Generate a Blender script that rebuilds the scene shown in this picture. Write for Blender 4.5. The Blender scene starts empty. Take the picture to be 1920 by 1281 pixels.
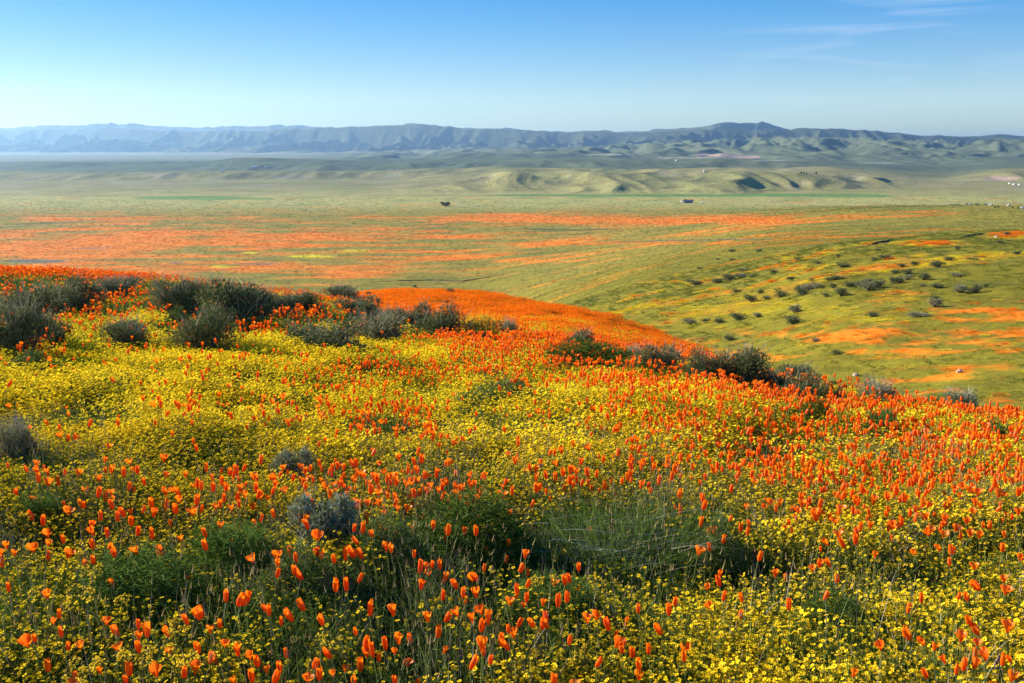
import bpy, math, random
import numpy as np
from mathutils import Vector, Matrix, Euler
R = math.radians
random.seed(7)
rng = np.random.default_rng(7)
S = bpy.context.scene
COL = S.collection

# ------------------------------------------------------------------ camera, sky, sun, exposure
F = 1844.0                      # focal length in photo pixels (1920 wide)
PITCH = math.atan(360.0 / F)
CP, SP = math.cos(PITCH), math.sin(PITCH)
cam = bpy.data.cameras.new('camera')
cam.sensor_width = 36.0
cam.lens = 36.0 * F / 1920.0
cam.clip_start = 0.05
cam.clip_end = 90000
camo = bpy.data.objects.new('camera', cam)
camo.rotation_euler = (R(90) - PITCH, 0, 0)
COL.objects.link(camo)
S.camera = camo

SUN_AZ, SUN_EL = -66.0, 24.0    # degrees clockwise from the view direction, degrees up
w = bpy.data.worlds.new('World')
S.world = w
w.use_nodes = True
nt = w.node_tree
nt.nodes.clear()
wo = nt.nodes.new('ShaderNodeOutputWorld')
bg = nt.nodes.new('ShaderNodeBackground')
sky = nt.nodes.new('ShaderNodeTexSky')
sky.sky_type = 'NISHITA'
sky.sun_disc = False
sky.sun_elevation = R(SUN_EL)
sky.sun_rotation = R(SUN_AZ)
sky.altitude = 900
sky.air_density = 1.0
sky.dust_density = 0.1
sky.ozone_density = 3.0
bg.inputs['Strength'].default_value = 0.142
# thin cirrus streaks high on the right
tc = nt.nodes.new('ShaderNodeTexCoord')
mp = nt.nodes.new('ShaderNodeMapping')
mp.inputs['Rotation'].default_value = (0, R(-14), 0)
mp.inputs['Scale'].default_value = (4.0, 4.0, 40.0)
mp.inputs['Location'].default_value = (0.16, 0, 0.8)
nz = nt.nodes.new('ShaderNodeTexNoise')
nz.inputs['Scale'].default_value = 1.6
nz.inputs['Detail'].default_value = 7
nz.inputs['Distortion'].default_value = 0.6
rp = nt.nodes.new('ShaderNodeValToRGB')
rp.color_ramp.elements[0].position = 0.50
rp.color_ramp.elements[1].position = 0.85
vm = nt.nodes.new('ShaderNodeVectorMath'); vm.operation = 'DISTANCE'
vm.inputs[1].default_value = (0.335, 0.93, 0.125)
mr = nt.nodes.new('ShaderNodeMapRange')
mr.inputs['From Min'].default_value = 0.02
mr.inputs['From Max'].default_value = 0.17
mr.inputs['To Min'].default_value = 0.36
mr.inputs['To Max'].default_value = 0.0
mul = nt.nodes.new('ShaderNodeMath'); mul.operation = 'MULTIPLY'
mixc = nt.nodes.new('ShaderNodeMixRGB')
mixc.inputs['Color2'].default_value = (2.9, 3.0, 3.2, 1)
hsv = nt.nodes.new('ShaderNodeHueSaturation')
hsv.inputs['Saturation'].default_value = 2.6
hsv.inputs['Hue'].default_value = 0.52
L = nt.links.new
L(tc.outputs['Generated'], mp.inputs['Vector']); L(mp.outputs['Vector'], nz.inputs['Vector'])
L(nz.outputs['Fac'], rp.inputs['Fac']); L(tc.outputs['Generated'], vm.inputs[0])
L(vm.outputs['Value'], mr.inputs['Value']); L(rp.outputs['Color'], mul.inputs[0]); L(mr.outputs['Result'], mul.inputs[1])
gam = nt.nodes.new('ShaderNodeGamma'); gam.inputs['Gamma'].default_value = 0.48
L(sky.outputs['Color'], gam.inputs['Color']); L(gam.outputs['Color'], hsv.inputs['Color'])
L(mul.outputs['Value'], mixc.inputs['Fac']); L(hsv.outputs['Color'], mixc.inputs['Color1'])
L(mixc.outputs['Color'], bg.inputs['Color']); L(bg.outputs['Background'], wo.inputs['Surface'])

sun = bpy.data.lights.new('sun', 'SUN')
sun.energy = 4.6
sun.angle = R(0.5)
sun.color = (1.0, 0.93, 0.82)
suno = bpy.data.objects.new('sun', sun)
sd = Vector((math.sin(R(SUN_AZ)) * math.cos(R(SUN_EL)), math.cos(R(SUN_AZ)) * math.cos(R(SUN_EL)), math.sin(R(SUN_EL))))
suno.rotation_euler = sd.to_track_quat('Z', 'Y').to_euler()
COL.objects.link(suno)

S.view_settings.view_transform = 'Standard'
S.view_settings.look = 'None'
S.view_settings.exposure = 1.42
S.view_settings.gamma = 1.0
S.view_settings.use_curve_mapping = False
S.render.engine = 'CYCLES'
S.cycles.use_denoising = True
S.cycles.max_bounces = 6
S.cycles.diffuse_bounces = 3
S.cycles.glossy_bounces = 1
S.cycles.transmission_bounces = 3
S.cycles.volume_bounces = 0

HAZE_DENSITY = 3.7e-5
HAZE_ANISO = 0.55
HAZE_COLOR = (0.40, 0.68, 1.0, 1)

# ------------------------------------------------------------------ small maths
def sstep(a, b, x):
    t = np.clip((x - a) / (b - a), 0, 1)
    return t * t * (3 - 2 * t)

def _hash(ix, iy, seed):
    h = (ix.astype(np.int64) * 374761393 + iy.astype(np.int64) * 668265263 + seed * 1442695041) & 0xFFFFFFFF
    h = ((h ^ (h >> 13)) * 1274126177) & 0xFFFFFFFF
    return (h ^ (h >> 16)) & 0xFFFFFFFF

def perlin(x, y, seed=0):
    x = np.asarray(x, float); y = np.asarray(y, float)
    ix = np.floor(x); iy = np.floor(y); fx = x - ix; fy = y - iy
    u = fx * fx * fx * (fx * (fx * 6 - 15) + 10); v = fy * fy * fy * (fy * (fy * 6 - 15) + 10)
    def g(ox, oy):
        a = _hash(ix + ox, iy + oy, seed) * (2 * math.pi / 4294967296.0)
        return np.cos(a) * (fx - ox) + np.sin(a) * (fy - oy)
    n0 = g(0, 0) + u * (g(1, 0) - g(0, 0)); n1 = g(0, 1) + u * (g(1, 1) - g(0, 1))
    return (n0 + v * (n1 - n0)) * 1.5

def fbm(x, y, octv=4, seed=0, gain=0.5):
    s = 0; a = 1; t = 0
    for i in range(octv):
        s = s + a * perlin(x * 2 ** i + 17.3 * i, y * 2 ** i - 9.1 * i, seed + i); t += a; a *= gain
    return s / t

def ridged(x, y, octv=4, seed=0, gain=0.5):
    s = 0; a = 1; t = 0
    for i in range(octv):
        s = s + a * (1 - np.abs(perlin(x * 2 ** i + 5.7 * i, y * 2 ** i + 3.3 * i, seed + i)) * 1.6); t += a; a *= gain
    return s / t

def py_to_e(py):
    y = (640.5 - np.asarray(py, float)) / F
    return (y * CP - SP) / (CP + y * SP)

def project(x, y, z):
    """world -> photo pixel"""
    dep = np.maximum(y * CP - z * SP, 0.05)
    return 960 + F * x / dep, 640.5 - F * (y * SP + z * CP) / dep, dep

def blobs(px, py, lst):
    s = np.zeros_like(px)
    for b in lst:
        s = s + b[4] * np.exp(-((px - b[0]) / b[2]) ** 2 - ((py - b[1]) / b[3]) ** 2)
    return s

# ------------------------------------------------------------------ shape of the ground
KN = np.array([3, 6, 10, 14, 20, 26, 35, 45, 60, 80, 110, 160, 250, 400, 700, 1000, 1400, 2000, 4000, 30000.])
COLS = {
 -1.3: [-1.6, -1.75, -1.85, -2.0, -2.4, -3.1, -5, -7, -11, -17, -26, -38, -58, -80, -96, -99, -100, -100, -100, -100],
 -.52: [-1.65, -1.85, -2.0, -2.35, -2.75, -3.4, -5.2, -7.2, -11, -17, -26, -38, -58, -80, -96, -99, -100, -100, -100, -100],
 -.35: [-1.7, -1.9, -2.1, -2.45, -2.95, -3.6, -5.4, -7.5, -11.5, -17, -26, -38, -58, -80, -96, -99, -100, -100, -100, -100],
 -.20: [-1.72, -1.95, -2.2, -2.6, -3.25, -4.1, -5.6, -7.1, -9.4, -13.5, -24, -38, -57, -80, -96, -99, -100, -100, -100, -100],
 -.12: [-1.74, -1.97, -2.28, -2.75, -3.6, -4.6, -5.9, -7.1, -8.6, -12.0, -22, -38, -56, -78, -95, -99, -100, -100, -100, -100],
 -.05: [-1.75, -2.0, -2.35, -2.85, -3.9, -4.75, -6.0, -7.1, -8.7, -12.0, -21, -36, -54, -76, -94, -98, -100, -100, -100, -100],
  .05: [-1.75, -2.0, -2.4, -2.95, -4.1, -4.9, -6.1, -7.4, -10, -15, -22, -31, -42, -59, -83, -93, -98, -100, -100, -100],
  .15: [-1.75, -2.02, -2.45, -3.2, -4.5, -5.4, -6.9, -8.6, -13, -17.5, -22, -26.5, -34.5, -47, -70, -84, -96, -100, -100, -100],
  .20: [-1.75, -2.02, -2.45, -3.3, -4.75, -5.8, -7.35, -9.8, -14.0, -17.8, -21.2, -25, -32, -43.5, -64, -77.5, -92, -100, -100, -100],
  .25: [-1.75, -2.05, -2.55, -3.6, -6.0, -7.8, -10, -12, -14.3, -17.5, -20.2, -23.3, -29.5, -40, -58, -71, -88, -100, -100, -100],
  .35: [-1.75, -2.08, -2.65, -4.4, -6.5, -8.2, -10.1, -11.9, -14, -15.6, -17.2, -19.2, -23.5, -37, -54, -60.5, -80, -100, -100, -100],
  .52: [-1.75, -2.12, -2.95, -4.9, -7, -8.3, -9.8, -11.1, -12.5, -13.9, -15.1, -16.6, -20, -38, -49, -55, -78, -100, -100, -100],
 1.30: [-1.75, -2.1, -3.2, -5.2, -7.4, -8.6, -9.6, -10.4, -11.2, -12, -12.8, -13.6, -16, -28, -40, -50, -75, -100, -100, -100],
}
def pchip(xk, yk, x):
    h = np.diff(xk); d = np.diff(yk) / h
    m = np.zeros(len(xk)); m[0], m[-1] = d[0], d[-1]
    for i in range(1, len(xk) - 1):
        if d[i-1] * d[i] > 0:
            w1 = 2 * h[i] + h[i-1]; w2 = h[i] + 2 * h[i-1]
            m[i] = (w1 + w2) / (w1 / d[i-1] + w2 / d[i])
    i = np.clip(np.searchsorted(xk, x) - 1, 0, len(h) - 1)
    t = (x - xk[i]) / h[i]
    return ((2*t**3-3*t**2+1)*yk[i] + (t**3-2*t**2+t)*h[i]*m[i] + (-2*t**3+3*t**2)*yk[i+1] + (t**3-t**2)*h[i]*m[i+1])
LD0, LD1, ND, NA, AMAX = math.log(3.0), math.log(30000.0), 1200, 521, 1.3
_ld = np.linspace(LD0, LD1, ND)
_rows = np.array([pchip(np.log(KN), np.array(v, float), _ld) for v in COLS.values()])
_ak = np.array(list(COLS.keys())); _aa = np.linspace(-AMAX, AMAX, NA)
TAB = np.stack([pchip(_ak, _rows[:, j], _aa) for j in range(ND)], axis=1)
for _ in range(6):            # soften the seams between columns
    TAB[1:-1] = 0.25 * TAB[:-2] + 0.5 * TAB[1:-1] + 0.25 * TAB[2:]

def ground_z(x, y):
    x = np.asarray(x, float); y = np.asarray(y, float)
    d = np.maximum(y, 3.0)
    a = np.clip(x / np.maximum(d, 3.0), -AMAX, AMAX)
    fa = (a + AMAX) / (2 * AMAX) * (NA - 1); fd = np.clip((np.log(d) - LD0) / (LD1 - LD0) * (ND - 1), 0, ND - 1.001)
    ia = np.clip(fa.astype(int), 0, NA - 2); idd = fd.astype(int); ta = fa - ia; td = fd - idd
    z = (TAB[ia, idd]*(1-ta)*(1-td) + TAB[ia+1, idd]*ta*(1-td) + TAB[ia, idd+1]*(1-ta)*td + TAB[ia+1, idd+1]*ta*td)
    z = z + 0.03 * np.clip(3.0 - y, 0, 40)
    near = 1 - sstep(18, 40, y)
    z = z + near * (0.16 * fbm(x / 1.7, y / 1.7, 2, 3) + 0.07 * fbm(x / 0.6, y / 0.6, 2, 9)) * sstep(1.5, 4.0, y)
    mid = sstep(24, 60, y) * (1 - sstep(500, 900, y))
    z = z + mid * (0.55 * fbm(x / 16, y / 16, 4, 21) + 0.12 * fbm(x / 3.0, y / 3.0, 2, 25))
    far = sstep(350, 900, y)
    z = z + far * 2.2 * fbm(x / 260, y / 420, 4, 31)
    return z

def on_ground(px, py, hs=0.0, dmin=2.0, dmax=20000):
    """where the ray through a photo pixel meets the ground raised by hs"""
    e = float(py_to_e(py))
    ds = np.exp(np.linspace(math.log(dmin), math.log(dmax), 2600))
    zz = e * ds
    xs = (px - 960) / F * (ds * CP - zz * SP)
    below = zz <= ground_z(xs, ds) + hs
    if not below.any():
        i = int(np.argmin(np.abs(zz - ground_z(xs, ds) - hs)))
    else:
        i = int(np.argmax(below))
    d = ds[i]; x = xs[i]
    return float(x), float(d), float(ground_z(x, d)), float(d * CP - zz[i] * SP)

# ------------------------------------------------------------------ materials
def mat(name):
    m = bpy.data.materials.new(name); m.use_nodes = True
    n = m.node_tree; n.nodes.clear()
    o = n.nodes.new('ShaderNodeOutputMaterial')
    return m, n, o

def leaf_mat(name, col, col2=None, trans=0.35, rough=0.6, var=0.25, spec=0.0):
    m, n, o = mat(name)
    oi = n.nodes.new('ShaderNodeObjectInfo')
    gi = n.nodes.new('ShaderNodeNewGeometry')
    add = n.nodes.new('ShaderNodeMath'); add.operation = 'ADD'
    n.links.new(oi.outputs['Random'], add.inputs[0]); n.links.new(gi.outputs['Random Per Island'], add.inputs[1])
    fr = n.nodes.new('ShaderNodeMath'); fr.operation = 'FRACT'; n.links.new(add.outputs[0], fr.inputs[0])
    mx = n.nodes.new('ShaderNodeMixRGB')
    c2 = col2 or tuple(c * (1 + var) for c in col)
    c1 = col if col2 else tuple(c * (1 - var) for c in col)
    mx.inputs[1].default_value = (*c1, 1); mx.inputs[2].default_value = (*c2, 1)
    n.links.new(fr.outputs[0], mx.inputs[0])
    df = n.nodes.new('ShaderNodeBsdfDiffuse'); n.links.new(mx.outputs[0], df.inputs['Color'])
    sh = df
    if trans > 0:
        tr = n.nodes.new('ShaderNodeBsdfTranslucent'); n.links.new(mx.outputs[0], tr.inputs['Color'])
        ms = n.nodes.new('ShaderNodeMixShader'); ms.inputs[0].default_value = trans
        n.links.new(df.outputs[0], ms.inputs[1]); n.links.new(tr.outputs[0], ms.inputs[2]); sh = ms
    if spec > 0:
        gl = n.nodes.new('ShaderNodeBsdfGlossy'); gl.inputs['Roughness'].default_value = rough
        gl.inputs['Color'].default_value = (1, 1, 1, 1)
        m2 = n.nodes.new('ShaderNodeMixShader'); m2.inputs[0].default_value = spec
        n.links.new(sh.outputs[0], m2.inputs[1]); n.links.new(gl.outputs[0], m2.inputs[2]); sh = m2
    n.links.new(sh.outputs[0], o.inputs['Surface'])
    return m

def plain_mat(name, col, rough=0.8, noise=0.2, scale=4.0):
    m, n, o = mat(name)
    b = n.nodes.new('ShaderNodeBsdfPrincipled'); b.inputs['Roughness'].default_value = rough
    t = n.nodes.new('ShaderNodeTexNoise'); t.inputs['Scale'].default_value = scale; t.inputs['Detail'].default_value = 5
    tcn = n.nodes.new('ShaderNodeTexCoord'); n.links.new(tcn.outputs['Object'], t.inputs['Vector'])
    mx = n.nodes.new('ShaderNodeMixRGB')
    mx.inputs[1].default_value = (*[c * (1 - noise) for c in col], 1); mx.inputs[2].default_value = (*[c * (1 + noise) for c in col], 1)
    n.links.new(t.outputs['Fac'], mx.inputs[0]); n.links.new(mx.outputs[0], b.inputs['Base Color'])
    n.links.new(b.outputs[0], o.inputs['Surface'])
    return m

def cover_mat(name, scales, amp=0.55, bump=0.3, bumpdist=0.3):
    """ground cover: the patches of flowers and grass come as a colour attribute, the fine mottling from noise"""
    m, n, o = mat(name)
    b = n.nodes.new('ShaderNodeBsdfPrincipled'); b.inputs['Roughness'].default_value = 0.95
    b.inputs['Specular IOR Level'].default_value = 0.05
    at = n.nodes.new('ShaderNodeAttribute'); at.attribute_name = 'cover'
    tcn = n.nodes.new('ShaderNodeTexCoord')
    prev = None
    for s, stretch in scales:
        mpn = n.nodes.new('ShaderNodeMapping'); mpn.inputs['Scale'].default_value = (s, s * stretch, s)
        n.links.new(tcn.outputs['Object'], mpn.inputs['Vector'])
        t = n.nodes.new('ShaderNodeTexNoise'); t.inputs['Scale'].default_value = 1.0; t.inputs['Detail'].default_value = 6
        t.inputs['Roughness'].default_value = 0.65
        n.links.new(mpn.outputs[0], t.inputs['Vector'])
        if prev is None: prev = t.outputs['Fac']
        else:
            a = n.nodes.new('ShaderNodeMath'); a.operation = 'ADD'
            n.links.new(prev, a.inputs[0]); n.links.new(t.outputs['Fac'], a.inputs[1]); prev = a.outputs[0]
    k = len(scales)
    mrn = n.nodes.new('ShaderNodeMapRange')
    mrn.inputs['From Min'].default_value = 0.32 * k; mrn.inputs['From Max'].default_value = 0.68 * k
    mrn.inputs['To Min'].default_value = 1 - amp; mrn.inputs['To Max'].default_value = 1 + amp
    n.links.new(prev, mrn.inputs['Value'])
    mx = n.nodes.new('ShaderNodeVectorMath'); mx.operation = 'SCALE'
    n.links.new(at.outputs['Color'], mx.inputs[0]); n.links.new(mrn.outputs['Result'], mx.inputs['Scale'])
    n.links.new(mx.outputs[0], b.inputs['Base Color'])
    bp = n.nodes.new('ShaderNodeBump'); bp.inputs['Strength'].default_value = bump; bp.inputs['Distance'].default_value = bumpdist
    n.links.new(prev, bp.inputs['Height']); n.links.new(bp.outputs[0], b.inputs['Normal'])
    n.links.new(b.outputs[0], o.inputs['Surface'])
    return m

def petal_mat(name):
    m, n, o = mat(name)
    at = n.nodes.new('ShaderNodeAttribute'); at.attribute_name = 'along'
    oi = n.nodes.new('ShaderNodeObjectInfo')
    mx = n.nodes.new('ShaderNodeMixRGB')
    mx.inputs[1].default_value = (0.86, 0.115, 0.002, 1); mx.inputs[2].default_value = (0.95, 0.215, 0.006, 1)
    n.links.new(at.outputs['Fac'], mx.inputs[0])
    h = n.nodes.new('ShaderNodeHueSaturation')
    mr_ = n.nodes.new('ShaderNodeMapRange'); mr_.inputs['To Min'].default_value = 0.492; mr_.inputs['To Max'].default_value = 0.508
    n.links.new(oi.outputs['Random'], mr_.inputs['Value']); n.links.new(mr_.outputs[0], h.inputs['Hue'])
    n.links.new(mx.outputs[0], h.inputs['Color'])
    df = n.nodes.new('ShaderNodeBsdfDiffuse'); tr = n.nodes.new('ShaderNodeBsdfTranslucent')
    n.links.new(h.outputs[0], df.inputs['Color']); n.links.new(h.outputs[0], tr.inputs['Color'])
    ms = n.nodes.new('ShaderNodeMixShader'); ms.inputs[0].default_value = 0.5
    n.links.new(df.outputs[0], ms.inputs[1]); n.links.new(tr.outputs[0], ms.inputs[2])
    gl = n.nodes.new('ShaderNodeBsdfGlossy'); gl.inputs['Roughness'].default_value = 0.45
    gl.inputs['Color'].default_value = (1.0, 0.8, 0.55, 1)
    m2 = n.nodes.new('ShaderNodeMixShader'); m2.inputs[0].default_value = 0.03
    n.links.new(ms.outputs[0], m2.inputs[1]); n.links.new(gl.outputs[0], m2.inputs[2])
    n.links.new(m2.outputs[0], o.inputs['Surface'])
    return m

M = {}
M['ground'] = cover_mat('ground_cover', [(2.2, 1.0), (0.35, 1.0), (0.05, 1.0)], 0.75, 0.6, 0.35)
M['hill'] = cover_mat('hill_cover', [(0.12, 1.0), (0.03, 1.0), (0.008, 1.0)], 0.55, 0.5, 6.0)
M['mountain'] = cover_mat('mountain_cover', [(0.012, 1.0), (0.003, 1.0)], 0.5, 0.4, 25.0)
M['petal'] = petal_mat('poppy_petal')
M['farpetal'] = leaf_mat('far_poppy_petal', (0.86, 0.17, 0.006), (0.95, 0.26, 0.012), trans=0.45)
M['stem'] = leaf_mat('poppy_stem', (0.20, 0.25, 0.07), trans=0.2)
M['bud'] = leaf_mat('poppy_bud', (0.30, 0.26, 0.10), (0.45, 0.30, 0.14), trans=0.2)
M['gold'] = leaf_mat('goldfield_petal', (0.87, 0.60, 0.012), (0.91, 0.70, 0.03), trans=0.35)
M['goldc'] = leaf_mat('goldfield_centre', (0.62, 0.30, 0.008), trans=0.0)
M['goldstem'] = leaf_mat('goldfield_stem', (0.13, 0.17, 0.035), (0.22, 0.24, 0.05), trans=0.3)
M['leaf'] = leaf_mat('feathery_leaf', (0.04, 0.075, 0.010), (0.095, 0.145, 0.02), trans=0.2)
M['grass'] = leaf_mat('grass_blade', (0.07, 0.12, 0.022), (0.16, 0.21, 0.05), trans=0.4)
M['dry'] = leaf_mat('dry_stem', (0.22, 0.18, 0.13), (0.38, 0.33, 0.25), trans=0.1)
M['sage'] = leaf_mat('sage_leaf', (0.17, 0.185, 0.075), (0.28, 0.28, 0.14), trans=0.15)
M['sagegreen'] = leaf_mat('green_sage_leaf', (0.11, 0.135, 0.045), (0.21, 0.225, 0.10), trans=0.2)
M['sagedark'] = leaf_mat('dark_sage_leaf', (0.075, 0.10, 0.035), (0.14, 0.165, 0.07), trans=0.15)
M['silver'] = leaf_mat('silver_leaf', (0.26, 0.30, 0.18), (0.42, 0.45, 0.32), trans=0.15)
M['mauve'] = leaf_mat('dry_mauve_twig', (0.26, 0.24, 0.14), (0.42, 0.39, 0.25), trans=0.1)
M['wood'] = leaf_mat('branch_bark', (0.07, 0.055, 0.04), (0.12, 0.10, 0.08), trans=0.0)
M['fiddle'] = leaf_mat('fiddleneck_flower', (0.75, 0.50, 0.02), (0.8, 0.6, 0.06), trans=0.3)
M['lupine'] = leaf_mat('lupine_flower', (0.10, 0.07, 0.32), (0.25, 0.19, 0.5), trans=0.3)
M['tree'] = leaf_mat('tree_leaf', (0.03, 0.05, 0.02), (0.06, 0.085, 0.03), trans=0.2)
M['hillgrass'] = leaf_mat('hill_grass', (0.095, 0.10, 0.014), (0.19, 0.15, 0.018), trans=0.35)
M['brightleaf'] = leaf_mat('bright_leaf', (0.09, 0.16, 0.03), (0.16, 0.24, 0.05), trans=0.35)

# ------------------------------------------------------------------ mesh helpers
def tag(o, label=None, cat=None, group=None, kind=None):
    if label: o['label'] = label
    if cat: o['category'] = cat
    if group: o['group'] = group
    if kind: o['kind'] = kind
    return o

class MB:
    def __init__(s): s.v = []; s.f = []; s.m = []; s.a = []
    def add(s, verts, faces, m=0, along=None):
        b = len(s.v); s.v.extend(verts); s.a.extend(along if along is not None else [0.5] * len(verts))
        for f in faces: s.f.append(tuple(i + b for i in f)); s.m.append(m)
    def blade(s, p, dirv, length, width, bend=0.3, m=0, seg=2, up=(0, 0, 1)):
        """a tapering leaf or blade that curves over"""
        d = Vector(dirv).normalized(); side = d.cross(Vector((random.gauss(0, 1), random.gauss(0, 1), random.gauss(0, 1))))
        if side.length < 1e-4: side = Vector((1, 0, 0))
        side.normalize(); p = Vector(p); vs = []; al = []
        h = Vector((d.x, d.y, 0)); h = h.normalized() if h.length > 1e-4 else Vector((1, 0, 0))
        for i in range(seg):
            t = i / seg; c = p + d * (length * t) + (h * 0.6 - Vector((0, 0, 0.5))) * (bend * length * t * t)
            wv = width * (1 - 0.55 * t) * 0.5
            vs += [c - side * wv, c + side * wv]; al += [t, t]
        c = p + d * length + (h * 0.6 - Vector((0, 0, 0.5))) * (bend * length)
        vs.append(c); al.append(1)
        fs = [(2*i, 2*i+1, 2*i+3, 2*i+2) for i in range(seg - 1)] + [(2*seg-2, 2*seg-1, 2*seg)]
        s.add([tuple(v) for v in vs], fs, m, al)
        return c
    def tube(s, pts, r0, r1, n=4, m=0):
        pts = [Vector(p) for p in pts]; vs = []
        for i, p in enumerate(pts):
            t = (pts[min(i+1, len(pts)-1)] - pts[max(i-1, 0)]).normalized()
            u = t.orthogonal().normalized(); v = t.cross(u); r = r0 + (r1 - r0) * i / (len(pts) - 1)
            for k in range(n):
                a = 2 * math.pi * k / n; vs.append(tuple(p + (u * math.cos(a) + v * math.sin(a)) * r))
        fs = [(i*n+k, i*n+(k+1) % n, (i+1)*n+(k+1) % n, (i+1)*n+k) for i in range(len(pts)-1) for k in range(n)]
        s.add(vs, fs, m)
    def flower(s, c, nrm, r, n=6, m=0, mc=None, cup=0.25):
        """a small daisy: a notched ring of rays round a raised centre"""
        nrm = Vector(nrm).normalized(); u = nrm.orthogonal().normalized(); v = nrm.cross(u); c = Vector(c)
        a0 = random.random() * 6.28; vs = [tuple(c)]
        for k in range(2 * n):
            a = a0 + math.pi * k / n; rr = r * (1.0 if k % 2 == 0 else 0.72)
            vs.append(tuple(c + (u * math.cos(a) + v * math.sin(a)) * rr + nrm * cup * rr))
        s.add(vs, [(0, k + 1, (k + 1) % (2*n) + 1) for k in range(2*n)], m)
        if mc is not None:
            vs = [tuple(c + nrm * r * 0.42)]
            for k in range(5):
                a = 1.2566 * k; vs.append(tuple(c + (u * math.cos(a) + v * math.sin(a)) * r * 0.38 + nrm * r * 0.16))
            s.add(vs, [(0, k + 1, (k + 1) % 5 + 1) for k in range(5)], mc)
    def box(s, x0, x1, y0, y1, z0, z1, m=0):
        vs = [(x, y, z) for z in (z0, z1) for y in (y0, y1) for x in (x0, x1)]
        s.add(vs, [(0, 2, 3, 1), (4, 5, 7, 6), (0, 1, 5, 4), (2, 6, 7, 3), (0, 4, 6, 2), (1, 3, 7, 5)], m)
    def mesh(s, name, mats, smooth=False, along=False):
        me = bpy.data.meshes.new(name)
        me.from_pydata(s.v, [], s.f)
        for m_ in mats: me.materials.append(m_)
        if len(mats) > 1: me.polygons.foreach_set('material_index', s.m)
        if smooth: me.polygons.foreach_set('use_smooth', [True] * len(s.f))
        if along:
            at = me.attributes.new('along', 'FLOAT', 'POINT'); at.data.foreach_set('value', s.a)
        me.update()
        return me

def link(name, me, parent=None, loc=None):
    o = bpy.data.objects.new(name, me); COL.objects.link(o)
    if parent is not None: o.parent = parent
    if loc is not None: o.location = loc
    return o

def empty(name, loc=(0, 0, 0)):
    o = bpy.data.objects.new(name, None); o.empty_display_size = 0.1; COL.objects.link(o); o.location = loc
    return o

def grid_mesh(name, X, Y, Z, C, material):
    nr, nc = X.shape
    me = bpy.data.meshes.new(name)
    co = np.stack([X, Y, Z], -1).reshape(-1, 3).astype(np.float32)
    i = np.arange((nr - 1) * (nc - 1)); r, c = i // (nc - 1), i % (nc - 1)
    q = np.stack([r*nc+c, r*nc+c+1, (r+1)*nc+c+1, (r+1)*nc+c], 1).astype(np.int32)
    me.vertices.add(len(co)); me.vertices.foreach_set('co', co.ravel())
    me.loops.add(q.size); me.loops.foreach_set('vertex_index', q.ravel())
    me.polygons.add(len(q)); me.polygons.foreach_set('loop_start', np.arange(0, q.size, 4, dtype=np.int32))
    me.update(calc_edges=True)
    me.polygons.foreach_set('use_smooth', np.ones(len(q), bool))
    at = me.attributes.new('cover', 'FLOAT_COLOR', 'POINT')
    at.data.foreach_set('color', np.concatenate([C.reshape(-1, 3), np.ones((len(co), 1))], 1).astype(np.float32).ravel())
    me.materials.append(material)
    me.update()
    return me

# ------------------------------------------------------------------ what grows where (photo pixels -> patches on the ground)
ORANGE_PLAIN = [(1170, 413, 300, 9, 1.5), (1420, 414, 120, 8, .9), (930, 408, 150, 8, .7), (1620, 405, 120, 6, .9), (1750, 398, 90, 3, .8),
  (140, 409, 160, 7, .8), (60, 445, 170, 14, .9), (300, 447, 170, 16, .95), (560, 445, 170, 15, 1.0), (160, 475, 200, 14, .8), (60, 470, 120, 12, .8),
  (450, 462, 140, 6, .6), (800, 478, 130, 8, .6), (930, 490, 90, 6, .5), (850, 445, 120, 5, .5), (1230, 456, 200, 4, .9), (1080, 460, 110, 5, .6), (1350, 440, 120, 6, .5), (420, 505, 200, 10, .6), (650, 515, 120, 9, .6),
  (250, 500, 150, 9, .6), (760, 465, 80, 5, .5), (1000, 488, 100, 4, .4), (1450, 430, 120, 4, .5), (830, 384, 30, 2, .5), (1790, 363, 45, 3, .9), (1840, 358, 40, 2, .5)]
YELLOW_PLAIN = [(470, 474, 16, 2.0, 1.3), (585, 481, 44, 3.2, 1.4), (665, 471, 32, 2.2, 1.1), (415, 500, 45, 3, .8)]
EMERALD = [(300, 371, 70, 4, 1.2), (400, 371, 80, 4.5, 1.2), (490, 373, 40, 2.5, .8), (960, 366, 90, 3, .9), (1120, 367, 120, 3.5, 1.0), (1300, 367, 120, 3.5, 1.0), (1500, 366, 130, 4, 1.2), (1620, 368, 60, 3.5, 1.2)]
SAGE_PLAIN = [(60, 490, 90, 4, .9), (170, 465, 60, 2, .6), (250, 478, 60, 2, .5), (330, 493, 25, 3, .7), (480, 495, 60, 2, .7), (220, 440, 30, 2, .5), (1000, 430, 40, 1.6, .6), (40, 452, 35, 2, .6), (505, 435, 14, 3, .5)]
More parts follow.
